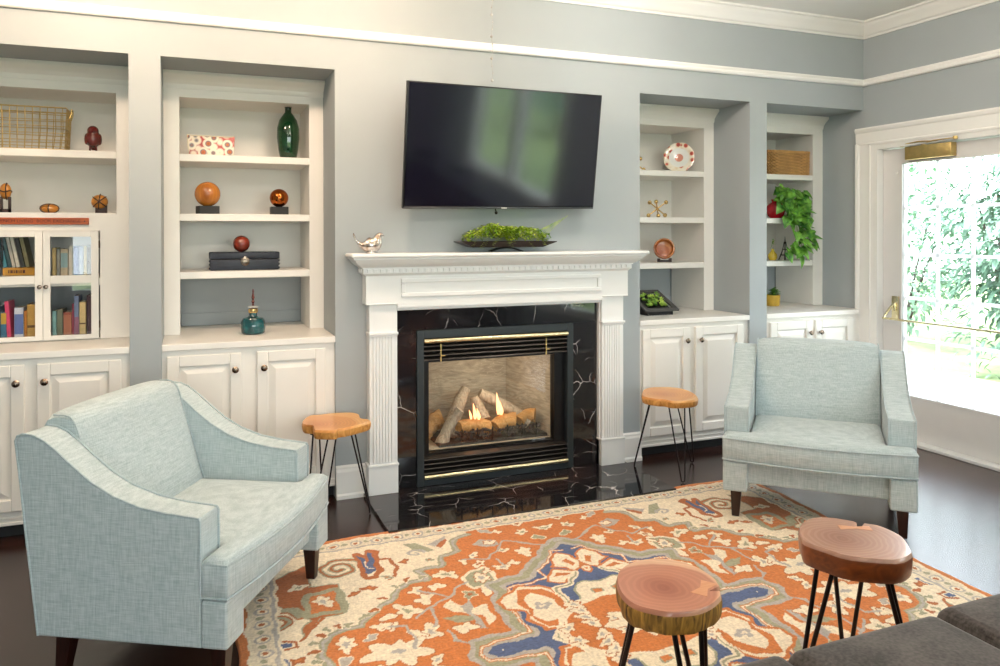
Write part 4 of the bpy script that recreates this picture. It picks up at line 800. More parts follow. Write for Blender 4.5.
M['pothos'] = leafmat('pothos_leaf', '#2f6a22', '#7ab040'); M['fern'] = leafmat('fern_leaf', '#6f9f1c', '#cfe04a'); M['succ'] = leafmat('succulent_leaf', '#4f8a2e', '#b9d25a')
# ------------------------------------------------------------------ left bookcase contents
ZS = [1.956, 1.613, 1.279]
wb_ = thing('wire_basket', 'brass wire mesh basket on the top shelf of the bookcase with glass doors', 'basket', (-.92, .56, ZS[0]))
b = B(); x0, x1, y0, y1, h = -.25, .288, -.11, .10, .232; wr = .0022
for z, s_ in ((h, 1), (.004, .96)): b.loft([(x0*s_, y0*s_, z), (x1*s_, y0*s_, z), (x1*s_, y1*s_, z), (x0*s_, y1*s_, z)], .004 if z > .1 else .003, 8, closed=True)
b.build('rim_wire', M['brassd'], wb_)
b = B(); rr = random.Random(3)
for k in range(15):
    x = x0+(x1-x0)*(k+.5)/15
    for y in (y0, y1): b.loft([(x, y, h), (x+rr.uniform(-.004, .004), y*.98, h*.5), (x*.96, y*.96, .004)], wr, 5)
    b.loft([(x*.96, y0*.96, .004), (x*.96, y1*.96, .004)], wr, 4)
for k in range(6):
    y = y0+(y1-y0)*(k+.5)/6
    for x in (x0, x1): b.loft([(x, y, h), (x*.98, y*.98, h*.5), (x*.96, y*.96, .004)], wr, 5)
for k in range(1, 6):
    z = h*k/6; s_ = .96+.04*z/h; w_ = .003*sin(k*2.1)
    b.loft([(x0*s_, y0*s_, z+w_), (0, y0*s_, z-w_), (x1*s_, y0*s_, z+w_), (x1*s_, y1*s_, z), (0, y1*s_, z+w_), (x0*s_, y1*s_, z)], wr, 5, closed=True)
b.build('wire_mesh', M['brassd'], wb_)
b = B(); b.loft([(x1+.004, -.035, h-.05), (x1+.014, -.03, h-.02), (x1+.014, -.03, h+.004), (x1+.014, .03, h+.004), (x1+.014, .03, h-.02), (x1+.004, .035, h-.05)], .004, 8); b.build('handle', M['brassd'], wb_)
M['redglaze'] = plain('oxblood_glaze', '#5a1712', .18, noise_amt=.35, nscale=25, coat=.6)
def remesh(o, vox=.003):
    md = o.modifiers.new('r', 'REMESH'); md.mode = 'VOXEL'; md.voxel_size = vox; md.use_smooth_shade = True
    s = o.modifiers.new('s', 'SMOOTH'); s.factor = .6; s.iterations = 5; return o
bd = thing('bird_figurine', 'dark red glazed bird figurine standing beside the wire basket', 'figurine', (-.507, .50, ZS[0]))
b = B(); b.ball((0, 0, .074), .043, 24, (.98, .95, 1.12)); b.ball((0, -.008, .118), .030, 18, (1, 1.05, 1)); b.loft([(0, -.02, .122), (0, -.048, .114)], [.008, .001], 10)
b.loft([(0, .02, .05), (0, .05, .015)], [(.022, .012), (.014, .004)], 10); b.loft([(.012, 0, .045), (.016, -.004, .0)], [.009, .006], 8); b.loft([(-.012, 0, .045), (-.016, -.004, .0)], [.009, .006], 8)
b.ball((.034, .0, .072), .022, 12, (.5, 1, 1.5)); b.ball((-.034, .0, .072), .022, 12, (.5, 1, 1.5)); remesh(b.build('bird_body', M['redglaze'], bd), .003)
b = B(); b.loft([(.010, -.004, .02), (.018, -.03, .003)], [.004, .002], 6); b.loft([(-.010, -.004, .02), (-.018, -.03, .003)], [.004, .002], 6); b.loft([(.016, -.01, .003), (.04, -.02, .003)], .002, 6); b.loft([(-.016, -.01, .003), (-.04, -.02, .003)], .002, 6); b.build('foot', M['redglaze'], bd)
M['amber'] = plain('amber_stone', '#b0742a', .3, noise_amt=.3, nscale=18, coat=.3); M['strap'] = plain('dark_leather', '#2a1410', .5)
# amber stone on dark u stand
st = thing('stone_sculpture', 'amber stone wrapped in dark straps held up on a dark U stand', 'sculpture', (-.93, .50, ZS[1]))
b = B(); b.box(-.024, -.014, -.015, .015, 0, .085); b.box(.014, .024, -.015, .015, 0, .085); b.box(-.024, .024, -.015, .015, 0, .02); b.build('stand', M['strap'], st, smooth=False)
b = B(); b.ball((0, 0, .115), .038, 20, (.75, .7, 1.15)); b.build('stone', M['amber'], st)
b = B(); b.loft([(.028*cos(a), -.026*sin(a), .115+.004*sin(3*a)) for a in [k*pi/8 for k in range(16)]], .004, 6, closed=True); b.loft([(.006, .028*cos(a), .115+.045*sin(a)) for a in [k*pi/8 for k in range(16)]], .003, 6, closed=True); b.build('strap', M['strap'], st)
st = thing('stone_sculpture', 'flat amber pebble with a dark strap lying on the shelf above the lettered board', 'sculpture', (-.722, .50, ZS[1]))
b = B(); b.ball((0, 0, .024), .046, 22, (1, .8, .54)); b.build('stone', M['amber'], st)
b = B(); b.loft([(.004+.006*cos(a), .038*cos(a), .024+.026*sin(a)) for a in [k*pi/8 for k in range(16)]], .003, 6, closed=True); b.loft([(.047*cos(a), -.006, .024+.026*sin(a)) for a in [k*pi/8 for k in range(16)]], .0025, 6, closed=True); b.build('strap', M['strap'], st)
st = thing('stone_sculpture', 'round amber stone bound with crossed straps on a small dark block', 'sculpture', (-.475, .50, ZS[1]))
b = B(); b.box(-.022, .036, -.02, .02, 0, .052, .002); b.build('stand', M['strap'], st)
b = B(); b.ball((0, -.012, .064), .042, 24, (1.02, .8, .95)); b.build('stone', M['amber'], st)
b = B()
for ax in ((1, 0, .9), (1, 0, -.8), (.1, 0, 1)):
    d = Vector(ax).normalized(); e = Vector((0, 1, 0)); b.loft([tuple(Vector((0, -.012, .064))+d*.0435*cos(a)+e*.0355*sin(a)) for a in [k*pi/8 for k in range(16)]], .003, 6, closed=True)
b.build('strap', M['strap'], st)
# lettered board
M['signw'] = wood('orange_stained_board', '#96400f', '#b4561c', .45, (2, 20, 30))
sg = thing('sign_board', 'long orange wooden board with carved words above the glass doors', 'sign', (-.75, HF, 1.566))
b = B(); b.box(-.22, .232, -.016, -.001, -.0185, .0185, .002, 1); b.build('board', M['signw'], sg)
b = B(); b.cyl((.212, -.0175, 0), (.212, -.0155, 0), .004, seg=10); b.build('nail_hole', M['strap'], sg)
def text(s, size, name, mat, parent, loc, width=None):
    cu = bpy.data.curves.new(name, 'FONT'); cu.body = s; cu.size = size; cu.extrude = .0006; cu.align_x = 'CENTER'; cu.align_y = 'CENTER'
    tmp = bpy.data.objects.new(name, cu); COL.objects.link(tmp); dg = bpy.context.evaluated_depsgraph_get(); me = bpy.data.meshes.new_from_object(tmp.evaluated_get(dg)); bpy.data.objects.remove(tmp)
    o = bpy.data.objects.new(name, me); COL.objects.link(o); me.materials.clear(); me.materials.append(mat); o.parent = parent; o.location = loc; o.rotation_euler = (pi/2, 0, 0)
    if width and o.dimensions.x: k = width/max(v.co.x for v in me.vertices)/2; o.scale = (k, 1, 1)
    return o
M['letter'] = plain('dark_burnt_letter', '#4a1006', .7)
text('FRENCH LIVING  BOOK EXCHANGE', .024, 'lettering', M['letter'], sg, (-.008, -.0165, 0), .40)
# books
def book(label, x, w, h, z, col, y=.455, d=.15, lean=0, group=None, band=None, flat=False):
    t = thing('book', label, 'book', (x, y, z), group=group); mat = plain('book_cloth', col, .6, noise_amt=.15, nscale=30)
    if flat:
        b = B(); b.box(-w/2, w/2, 0, d, 0, .003); b.box(-w/2, w/2, 0, d, h-.003, h); b.box(-w/2, w/2, 0, .004, 0, h, .0015, 1); b.build('cover', mat, t)
        b = B(); b.box(-w/2+.003, w/2-.003, .004, d-.004, .003, h-.003); b.build('pages', M['page'], t, smooth=False)
        if band: b = B(); rr = random.Random(8); xx = -w*.35
        if band:
            while xx < w*.1: q = rr.uniform(.004, .012); b.box(xx, xx+q, -.0006, .0, h*.3, h*.7); xx += q+.004
            b.build('title', M['letter'], t, smooth=False)
        return t
    b = B(); b.box(-w/2, -w/2+.0025, 0, d, 0, h); b.box(w/2-.0025, w/2, 0, d, 0, h); b.box(-w/2, w/2, 0, .004, 0, h, .0015, 1); b.build('cover', mat, t)
    b = B(); b.box(-w/2+.0025, w/2-.0025, .004, d-.004, .003, h-.003); b.build('pages', M['page'], t, smooth=False)
    if band: b = B(); b.box(-w/2+.001, w/2-.001, -.0006, .0, h*band[0], h*band[1]); b.build('title', plain('book_band', band[2], .6), t, smooth=False)
    t.rotation_euler = (0, lean, 0); return t
M['page'] = plain('paper_pages', '#d9cfb8', .9)
def bx(px): return -.708+(px-50)*.00478+.003   # shelf x along the row
G1, G2, G3, G4 = 'leaning books in the left glass door', 'books standing behind the right glass door', 'books standing in the lower left of the glass cabinet', 'books standing in the lower right of the glass cabinet'
zu = 1.256
book('thick yellow book lying flat behind the upper left pane', -.85, .175, .042, zu+.017, '#c08a1e', flat=True, group='books lying flat', band=True)
book('thin cream book lying flat under the yellow one', -.85, .17, .016, zu, '#d8cfae', flat=True, group='books lying flat')
zl = zu+.060
for i, (x, w, h, c, dsc) in enumerate([(-.945, .024, .165, '#2a1d18', 'very dark brown'), (-.915, .014, .17, '#9fb3b0', 'pale grey-green'), (-.895, .02, .165, '#3b8799', 'teal blue'), (-.872, .014, .16, '#1f4a4e', 'deep green'), (-.854, .016, .165, '#b8b2a6', 'warm grey'), (-.834, .017, .17, '#cfcabb', 'ivory'), (-.812, .018, .16, '#2b2a28', 'near black'), (-.79, .018, .165, '#7c7650', 'olive')]):
    book('%s book leaning in the upper left of the glass cabinet' % dsc, x-.03 if i else x, w, h, zl+.001, c, lean=radians(-11) if i else 0, group=G1)
for px0, px1, h, c, dsc, bd_ in [(50, 54, .165, '#b3a06a', 'tan', None), (54.6, 58, .16, '#8d8f86', 'grey paper', None), (58.5, 66, .16, '#b6a98e', 'wide beige', (.35, .85, '#7f9ea2')), (66.6, 70.5, .175, '#cfc8b8', 'slim white', None), (71.5, 77, .175, '#34549a', 'bright blue', None), (77.3, 81.5, .172, '#8494b4', 'pale blue-grey', None), (82, 85, .172, '#b5a577', 'sand coloured', None), (85.4, 91, .18, '#3d1f22', 'dark maroon', None)]:
    book('%s book standing behind the upper right pane' % dsc, (bx(px0)+bx(px1))/2, (px1-px0)*.00478, h, zu, c, group=G2, band=bd_)
zd = ZCN+.002
for px0, px1, h, c, dsc, bd_ in [(-6, -1, .19, '#27405c', 'navy', None), (-.5, 5, .155, '#2f6d8c', 'blue and yellow', (.6, .98, '#c9a227')), (6, 10, .215, '#d43a68', 'tall pink', None), (12.5, 21.5, .18, '#c5cbd8', 'thick white-blue', (.2, .8, '#5a6ea8')), (22, 24.7, .16, '#c07a20', 'thin orange', None), (25, 33.5, .195, '#c39a48', 'tall golden tan', (.35, .42, '#6b4a1c'))]:
    book('%s book standing behind the lower left pane' % dsc, (bx(px0)+bx(px1))/2, (px1-px0)*.00478, h, zd, c, group=G3, band=bd_, lean=radians(-4) if 6 <= px0 < 12 else 0)
for px0, px1, h, c, dsc, bd_ in [(50, 54, .155, '#7fb0b0', 'pale turquoise', None), (54.5, 60.5, .16, '#6d7460', 'grey-green', None), (61, 69.5, .145, '#8a4430', 'patterned rust red', (.1, .9, '#a8684a')), (70, 71.5, .19, '#b04560', 'thin raspberry', None), (72, 76.8, .235, '#6f7fa0', 'tall slate blue', (0, .5, '#8c5a72')), (77.3, 84, .20, '#cfb880', 'tall cream', (.38, .42, '#5a3a18')), (85, 91, .235, '#43202a', 'dark wine', None)]:
    book('%s book standing behind the lower right pane' % dsc, (bx(px0)+bx(px1))/2, (px1-px0)*.00478, h, zd, c, group=G4, band=bd_)
# ------------------------------------------------------------------ second bookcase
m, nt, p = newmat('paisley_print'); v = coords(nt, (1, 1, 1)); vo = N(nt, 'ShaderNodeTexVoronoi', Scale=22.0); nt.links.new(v, vo.inputs['Vector'])
p.inputs['Roughness'].default_value = .35
nt.links.new(ramp(nt, vo.outputs['Distance'], [(0, lin('#7d3b2c')), (.22, lin('#c4682a')), (.34, lin('#6d6a72')), (.46, lin('#efe3d0')), (.6, lin('#efe3d0')), (.75, lin('#b8504a'))]), p.inputs['Base Color']); M['paisley'] = m
t = thing('paisley_tray', 'cream rectangular dish with orange and grey paisley print on the top shelf', 'dish', (.113, .50, ZS[0]))
b = B(); b.prism([(-.132, .118), (-.122, .0), (.128, .0), (.132, .118), (.10, .112), (-.10, .114)], 'y', -.03, .03, .006, 2); b.build('dish_body', M['paisley'], t)
b = B(); b.loft([(-.132, -.03, .118), (-.10, -.032, .115), (.10, -.032, .113), (.132, -.03, .118)], .003, 6); b.loft([(-.122, -.032, .002), (-.132, -.032, .118)], .003, 6); b.build('rim', M['page'], t)
M['grn'] = coloured_glass('emerald_glass', '#053818', .08, .25); M['teal'] = coloured_glass('teal_glaze', '#0e4a50', .12, 0)
t = thing('glass_vase', 'tall emerald green glass bottle vase on the top shelf', 'vase', (.562, .55, ZS[0]))
b = B(); b.lathe([(0, 0), (.045, 0), (.050, .008), (.060, .06), (.068, .13), (.067, .19), (.055, .24), (.032, .275), (.020, .29), (.019, .315), (.022, .322), (.016, .322), (.014, .30), (0, .29)], seg=36); b.build('vase_body', M['grn'], t)
def sphere_stand(label, x, r, col, rough, metal, sw, rot, name):
    t = thing(name, label, 'sphere', (x, .52, ZS[1]), rot)
    b = B(); b.box(-sw, sw, -sw*.8, sw*.8, 0, .048, .002, 1); b.build('stand', M['blackmat'], t)
    b = B(); b.ball((0, 0, .048+r*.97), r, 36); b.build('sphere', col, t); return t
M['wood_s'] = ringwood('turned_wood', '#8a4a1c', '#c27a2c', '#b06a24', .10, .25, (.0, .05, -.08)); M['copper'] = plain('copper_mirror', '#b0602a', .12, 1, noise_amt=.35, nscale=25)
sphere_stand('large turned wooden sphere on a dark square stand', .093, .073, M['wood_s'], .3, 0, .058, radians(12), 'wooden_sphere')
sphere_stand('shiny copper sphere on a dark square stand', .503, .056, M['copper'], .1, 1, .052, 0, 'copper_sphere')
t = thing('wooden_box', 'dark navy wooden box with scalloped ends and round metal clasp', 'box', (.30, .52, ZS[2]))
m = wood('navy_stained_wood', '#141a26', '#242c3a', .5, (3, 20, 20)); M['navybox'] = m
b = B(); b.box(-.195, .195, -.05, .08, 0, .064, .004, 2)
for s_ in (-1, 1):
    for z in (.012, .035, .056): b.ball((s_*.195, -.045, z), .008, 8)
b.build('box_body', m, t); b = B(); b.box(-.20, .20, -.055, .085, .066, .108, .006, 2); 
for k in range(12): b.ball((-.185+.0336*k, -.052, .106), .008, 8, (1.6, 1, .5))
b.build('lid', m, t)
b = B(); b.lathe([(0, 0), (.024, 0), (.026, .003), (.014, .006), (0, .008)], seg=20); o = b.build('clasp', M['nickel'], t); o.rotation_euler = (pi/2, 0, 0); o.location = (0, -.055, .052); b = B(); b.box(-.008, .008, -.061, -.055, .058, .085, .002, 1); b.build('clasp_tongue', M['nickel'], o); o.children[0].matrix_parent_inverse = (Matrix.Translation(o.location) @ o.rotation_euler.to_matrix().to_4x4()).inverted()
t = tag(B().ball((0, 0, 0), .050, 32).build('glass_sphere', plain('garnet_glass', '#7c2812', .12, noise_amt=.5, nscale=22, coat=.8), None), 'dark red marbled ball resting on the navy box', 'ball'); t.location = (.283, .52, ZS[2]+.108+.049)
t = thing('perfume_bottle', 'squat teal bottle with gold collar and tall beaded stopper', 'bottle', (.333, .30, ZCN)); t.scale = (1.08, 1.08, 1.22)
b = B(); b.lathe([(0, 0), (.052, 0), (.060, .006), (.064, .03), (.063, .058), (.052, .074), (.026, .080), (.021, .086), (.020, .10), (.0, .10)], seg=32); b.build('bottle_body', M['teal'], t)
b = B(); b.lathe([(0, .10), (.024, .10), (.026, .108), (.024, .118), (.014, .122), (0, .122)], seg=24); b.build('collar', M['gold'], t)
b = B(); b.lathe([(0, .122), (.024, .124), (.025, .130), (.010, .133), (0, .133)], seg=20, wob=lambda k, z: 1+.12*(k % 2)); b.build('clear_petal_ring', M['bead'], t)
b = B(); b.lathe([(0, .133), (.007, .134), (.004, .142), (.010, .152), (.004, .160), (.010, .170), (.006, .182), (.004, .195), (.005, .202), (.002, .212), (0, .214)], seg=16); b.build('stopper', M['redglaze'], t)
# ------------------------------------------------------------------ third bookcase
t = thing('decorative_plate', 'scalloped white plate with red and orange patterned rim leaning on the shelf', 'plate', (3.45, .56, ZS[0]+.002)); t.rotation_euler = (radians(-10), 0, radians(-38)); t.scale = (1.04, 1.04, 1.04)
m, nt, p = newmat('plate_glaze'); p.inputs['Roughness'].default_value = .15; v = coords(nt); ln = N(nt, 'ShaderNodeVectorMath', operation='LENGTH')
mp = N(nt, 'ShaderNodeVectorMath', operation='MULTIPLY'); mp.inputs[1].default_value = (1, 1, 0); nt.links.new(v, mp.inputs[0]); nt.links.new(mp.outputs[0], ln.inputs[0])
vo = N(nt, 'ShaderNodeTexVoronoi', Scale=24.0); nt.links.new(v, vo.inputs['Vector'])
rimc = ramp(nt, vo.outputs['Distance'], [(0, lin('#8a2a2a')), (.3, lin('#c0503c')), (.42, lin('#e8d6b8')), (.6, lin('#efe6d6'))]); cenc = ramp(nt, vo.outputs['Distance'], [(0, lin('#b04a34')), (.5, lin('#d8907a'))])
c1 = ramp(nt, ln.outputs['Value'], [(.028, (1, 1, 1, 1)), (.030, (0, 0, 0, 1))]); c2 = ramp(nt, ln.outputs['Value'], [(.071, (0, 0, 0, 1)), (.073, (1, 1, 1, 1))])
a = N(nt, 'ShaderNodeMix', data_type='RGBA'); a.inputs[6].default_value = lin('#ecebe6'); nt.links.new(c2, a.inputs[0]); nt.links.new(rimc, a.inputs[7])
a2 = N(nt, 'ShaderNodeMix', data_type='RGBA'); nt.links.new(c1, a2.inputs[0]); nt.links.new(a.outputs[2], a2.inputs[6]); nt.links.new(cenc, a2.inputs[7]); nt.links.new(a2.outputs[2], p.inputs['Base Color'])
b = B(); b.lathe([(0, .002), (.06, .002), (.072, .006), (.108, .018), (.110, .020), (.107, .021), (.070, .010), (.06, .006), (0, .006)], seg=72, wob=lambda k, z: 1+(.025*abs(sin(k*pi/9)) if z > .015 else 0)); o = b.build('plate_body', m, t); o.rotation_euler = (pi/2, 0, 0); o.location = (0, 0, .109)
b = B(); b.loft([(-.04, -.03, .0), (-.04, .01, .004), (-.04, .04, .09)], .003, 6); b.loft([(.04, -.03, .0), (.04, .01, .004), (.04, .04, .09)], .003, 6); b.build('plate_stand', M['brassd'], t)
def jack(label, loc, L, r, rz, tilt):
    t = thing('brass_jack', label, 'ornament', loc, 0, 'gold jack ornaments'); b = B(); R_ = Matrix.Rotation(rz, 3, 'Z') @ Matrix.Rotation(tilt, 3, 'X') @ Matrix.Rotation(radians(35.26), 3, 'X') @ Matrix.Rotation(radians(45), 3, 'Y')
    ends = [R_ @ Vector(q)*L for q in ((1, 0, 0), (-1, 0, 0), (0, 1, 0), (0, -1, 0), (0, 0, 1), (0, 0, -1))]; mz = min(e.z for e in ends)-r
    for e in ends: e2 = e-Vector((0, 0, mz)); c = Vector((0, 0, -mz)); b.loft([c, e2], [.0055, .0045], 8); b.ball(e2, r, 12)
    b.build('jack_body', M['gold'], t); return t
jack('gold metal jack ornament on the shelf beneath the patterned plate', (3.25, .55, ZS[1]), .086, .016, radians(20), 0)
jack('gold metal jack ornament half hidden at the edge beside the patterned plate', (3.09, .60, ZS[0]), .075, .015, radians(50), 0)
t = thing('wooden_bowl', 'turned reddish wood disc bowl standing upright on a small easel', 'bowl', (3.31, .55, ZS[2]), radians(-32)); t.scale = (1.12, 1.12, 1.12)
b = B(); b.lathe([(0, .0), (.03, .0), (.06, .018), (.072, .045), (.066, .068), (.060, .068), (.062, .05), (.05, .028), (0, .018)], seg=36); o = b.build('bowl_body', ringwood('bowl_wood', '#9a4a22', '#a85c2c', '#c07a3e', .075, .25), t); o.rotation_euler = (radians(80), 0, 0); o.location = (0, .03, .083)
b = B(); b.box(-.045, -.025, -.02, .04, 0, .022, .002); b.box(.03, .05, -.02, .04, 0, .026, .002); b.box(-.04, .045, .02, .03, .0, .012, .002); b.build('easel', M['strap'], t)
t = thing('succulent_planter', 'black slanted frame box planted with green succulents on the countertop', 'planter', (3.09, .345, ZCN), radians(0))
b = B(); b.prism([(-.11, 0), (.12, 0), (.155, .115), (.13, .13), (-.11, .03)], 'x', -.13, .085, .003, 1); b.build('planter_box', M['black'], t)
R_ = Matrix.Rotation(radians(24), 3, 'X'); b = B()
for q in ((-.15, .13, -.15, -.115), (-.15, .13, .115, .15), (-.15, -.115, -.115, .115), (.095, .13, -.115, .115)): b.box(q[0], q[1], q[2], q[3], 0, .014, .002, 1)
fr_ = b.build('planter_frame', plain('weathered_grey_wood', '#4b4a48', .7, noise_amt=.2, nscale=30), t); fr_.rotation_euler = (radians(24), 0, 0); fr_.location = (0, .02, .085)
b = B(); rr = random.Random(5)
for k in range(34):
    cx_, cy_ = rr.uniform(-.09, .075), rr.uniform(-.09, .09)
    for q in range(9): a_ = q*2.4; leafmesh(b, (cx_, cy_, .008), (cos(a_), sin(a_), .5+q*.08), (0, 0, 1), rr.uniform(.02, .032), .014, droop=-.2)
su = b.build('succulents', M['succ'], fr_)
# ------------------------------------------------------------------ fourth bookcase
m, nt, p = newmat('wicker'); p.inputs['Roughness'].default_value = .7; v = coords(nt, (1, 1, 1)); br = N(nt, 'ShaderNodeTexBrick', Scale=1.0); br.inputs['Brick Width'].default_value = .04; br.inputs['Row Height'].default_value = .012; br.inputs['Mortar Size'].default_value = .0016; br.inputs['Color1'].default_value = lin('#c99a5e'); br.inputs['Color2'].default_value = lin('#a97640'); br.inputs['Mortar'].default_value = lin('#5a3818')
mp = N(nt, 'ShaderNodeMapping'); mp.inputs['Rotation'].default_value = (pi/2, 0, 0); nt.links.new(v, mp.inputs['Vector']); nt.links.new(mp.outputs['Vector'], br.inputs['Vector']); nt.links.new(br.outputs['Color'], p.inputs['Base Color'])
t = thing('wicker_basket', 'tan woven wicker basket on the top shelf above the trailing plant', 'basket', (4.39, .53, ZS[0]))
b = B(); nr = 16
for k in range(nr):
    z = .006+k*.0118; s_ = 1+.02*k/nr; pts = []; hx, hy = .222*s_, .11*s_
    for q in range(120):
        a_ = 2*pi*q/120; c_, s2 = cos(a_), sin(a_); e_ = .35; x = hx*math.copysign(abs(c_)**e_, c_); y = hy*math.copysign(abs(s2)**e_, s2); w = 1+.03*sin(q*pi/2.5+k*pi); pts.append((x*w, y*(1+.07*sin(q*pi/2.5+k*pi)), z))
    b.loft(pts, (.0052 if k < nr-1 else .009), 6, closed=True)
b.build('basket_weave', plain('wicker_strand', '#c2945a', .65, noise_amt=.2, nscale=12), t, ang=60); b = B(); b.box(-.20, .20, -.095, .095, .002, .012); b.box(-.20, .20, -.095, -.09, .012, .18); b.box(-.20, .20, .09, .095, .012, .18); b.box(-.20, -.195, -.09, .09, .012, .18); b.box(.195, .20, -.09, .09, .012, .18); b.build('weave_gap_shade', plain('gap_shade_brown', '#5a3c1e', .8), t, smooth=False)  # dark inner box added as painted shade in the weave gaps
t = thing('glass_vase', 'round red glass vase on the shelf behind the trailing plant', 'vase', (4.325, .50, ZS[1]))
b = B(); b.lathe([(0, 0), (.04, 0), (.062, .02), (.075, .06), (.068, .10), (.04, .125), (.03, .13), (.036, .15), (.028, .15), (.025, .13), (0, .12)], seg=30); b.build('vase_body', plain('red_glass', '#d0182a', .12, noise_amt=.2, coat=.8), t)
t = thing('pothos_plant', 'trailing green pothos plant spilling over the shelves', 'plant', (4.37, .50, ZS[1]))
b = B(); b.lathe([(0, 0), (.05, 0), (.062, .09), (.066, .10), (.058, .10), (.05, .085), (0, .085)], (.08, .12, 0), seg=24); b.build('pot', plain('dark_clay_pot', '#3a3430', .6), t)
rr = random.Random(12); vines = []
for pth in ([(.08, .11, .09), (-.03, -.05, .20), (-.08, -.08, .25), (-.10, -.1, .22)], [(.08, .11, .09), (.06, -.05, .22), (.12, -.1, .20), (.17, -.12, .12)], [(.08, .11, .09), (.02, -.10, .16), (.06, -.16, .05), (.08, -.17, -.08), (.12, -.17, -.16)], [(.08, .11, .09), (.08, -.1, .14), (.13, -.16, .02), (.15, -.17, -.1), (.13, -.17, -.2)], [(.08, .11, .09), (-.02, -.12, .12), (.0, -.17, .0), (.02, -.17, -.12), (-.02, -.17, -.22), (-.08, -.17, -.26)], [(.08, .11, .09), (.0, -.08, .22), (.05, -.12, .18), (.09, -.15, .08), (.10, -.17, -.04)], [(.08, .11, .09), (-.06, -.06, .16), (-.07, -.14, .06), (-.03, -.16, -.05)], [(.08, .11, .09), (.05, -.12, .10), (.04, -.17, -.06), (.06, -.17, -.2), (.05, -.17, -.28)]): vines.append([Vector(q) for q in pth])
b = B(); lf = B()
for pv in vines:
    pts = []
    for i in range(len(pv)-1):
        for k in range(4): pts.append(pv[i].lerp(pv[i+1], k/4))
    pts.append(pv[-1]); b.loft(pts, .0025, 6)
    for i, q in enumerate(pts[2:]):
        for _ in range(1):
            d = Vector((rr.uniform(-1, 1), rr.uniform(-.8, -.1), rr.uniform(-1, .2))); leafmesh(lf, q+Vector((rr.uniform(-.02, .02), -.01, rr.uniform(-.01, .01))), d, (rr.uniform(-.3, .3), -.8, .8), rr.uniform(.07, .11), rr.uniform(.06, .085), heart=True, droop=.35)
b.build('vine', plain('vine_stem', '#7c9a3c', .5), t); lf.build('leaves', M['pothos'], t, recalc=False)
t = thing('ceramic_vase', 'small yellow pear-shaped vase on the third shelf of the plant bookcase', 'vase', (4.295, .50, ZS[2]))
b = B(); b.lathe([(0, 0), (.025, 0), (.036, .02), (.034, .045), (.018, .065), (.010, .08), (.012, .09), (0, .09)], seg=24); b.build('vase_body', plain('yellow_glaze', '#d4b43a', .25, coat=.4), t); b = B(); b.loft([(.08, .11, .09), (-.005, 0, .13), (.01, 0, .17)], .0015, 5); 
for k in range(5): leafmesh(b, (.003, 0, .12+.01*k), (cos(k*2.2), -.4, .5), (0, 0, 1), .03, .016)
b.build('sprig', M['pothos'], t, recalc=False)
t = thing('tower_figurine', 'small dark lattice tower figurine half covered by hanging leaves', 'figurine', (4.42, .50, ZS[2])); M['towerm'] = plain('dark_bronze', '#2e2a2a', .4, .6)
b = B()
for sx in (-1, 1):
    for sy in (-1, 1): b.loft([(sx*.034, sy*.034, 0), (sx*.022, sy*.022, .04), (sx*.012, sy*.012, .085), (sx*.005, sy*.005, .14)], [.006, .005, .004, .003], 6)
b.box(-.026, .026, -.026, .026, .036, .044); b.box(-.016, .016, -.016, .016, .08, .087); b.build('tower_body', M['towerm'], t); b = B(); b.loft([(0, 0, .13), (0, 0, .165), (0, 0, .19)], [.006, .003, .001], 8); b.box(-.007, .007, -.007, .007, .138, .146); b.build('spire', M['towerm'], t)
t = thing('potted_plant', 'small green plant in a yellow pot on the countertop by the pier', 'plant', (4.295, .50, ZCN))
b = B(); b.lathe([(0, 0), (.050, 0), (.054, .01), (.058, .085), (.052, .085), (.048, .06), (0, .06)], seg=24); b.build('pot', plain('yellow_clay_pot', '#c9a23a', .5, noise_amt=.15, nscale=20), t)
b = B(); rr = random.Random(6)
for k in range(90): a_ = rr.uniform(0, 6.3); r_ = rr.uniform(0, .045); leafmesh(b, (r_*cos(a_), r_*sin(a_), .07+rr.uniform(0, .07)*(1-r_*8)), (cos(a_), sin(a_), rr.uniform(.1, 1)), (0, 0, 1), .032, .022)
b.build('foliage', M['pothos'], t, recalc=False)
# ------------------------------------------------------------------ on the mantel
t = thing('bird_figurine', 'silver mercury glass bird with raised tail on the end of the mantel', 'figurine', (.925, -.10, 1.3865), radians(-12))
m, nt, p = newmat('mercury_glass'); p.inputs['Metallic'].default_value = .85; p.inputs['Roughness'].default_value = .2; v = coords(nt); n = N(nt, 'ShaderNodeTexNoise', Scale=30.0, Detail=4.0); nt.links.new(v, n.inputs['Vector']); nt.links.new(ramp(nt, n.outputs['Fac'], [(.35, lin('#8c6a50')), (.5, lin('#c9c0b8')), (.65, lin('#e6e4e2'))]), p.inputs['Base Color']); bump(nt, p, n.outputs['Fac'], .15); M['merc'] = m
b = B(); b.loft([(-.086, 0, .112), (-.082, 0, .096), (-.070, 0, .072), (-.056, 0, .056), (-.040, 0, .046), (-.022, 0, .043), (-.004, 0, .044), (.016, 0, .048), (.032, 0, .056), (.042, 0, .068), (.049, 0, .082), (.053, 0, .093), (.060, 0, .100), (.068, 0, .101), (.078, 0, .098), (.086, 0, .095)], [(.006, .003), (.012, .005), (.013, .006), (.014, .008), (.022, .018), (.033, .032), (.038, .042), (.040, .046), (.037, .042), (.031, .034), (.024, .026), (.021, .022), (.019, .018), (.015, .014), (.006, .006), (.001, .001)], 24, up=(0, 0, 1))
b.lathe([(0, 0), (.026, 0), (.028, .008), (.0, .010)], (.012, 0, 0), 16); b.build('bird_body', m, t, ang=180)
b = B(); b.ball((.064, -.017, .103), .003, 8); b.ball((.064, .017, .103), .003, 8); b.build('eye', M['black'], t)
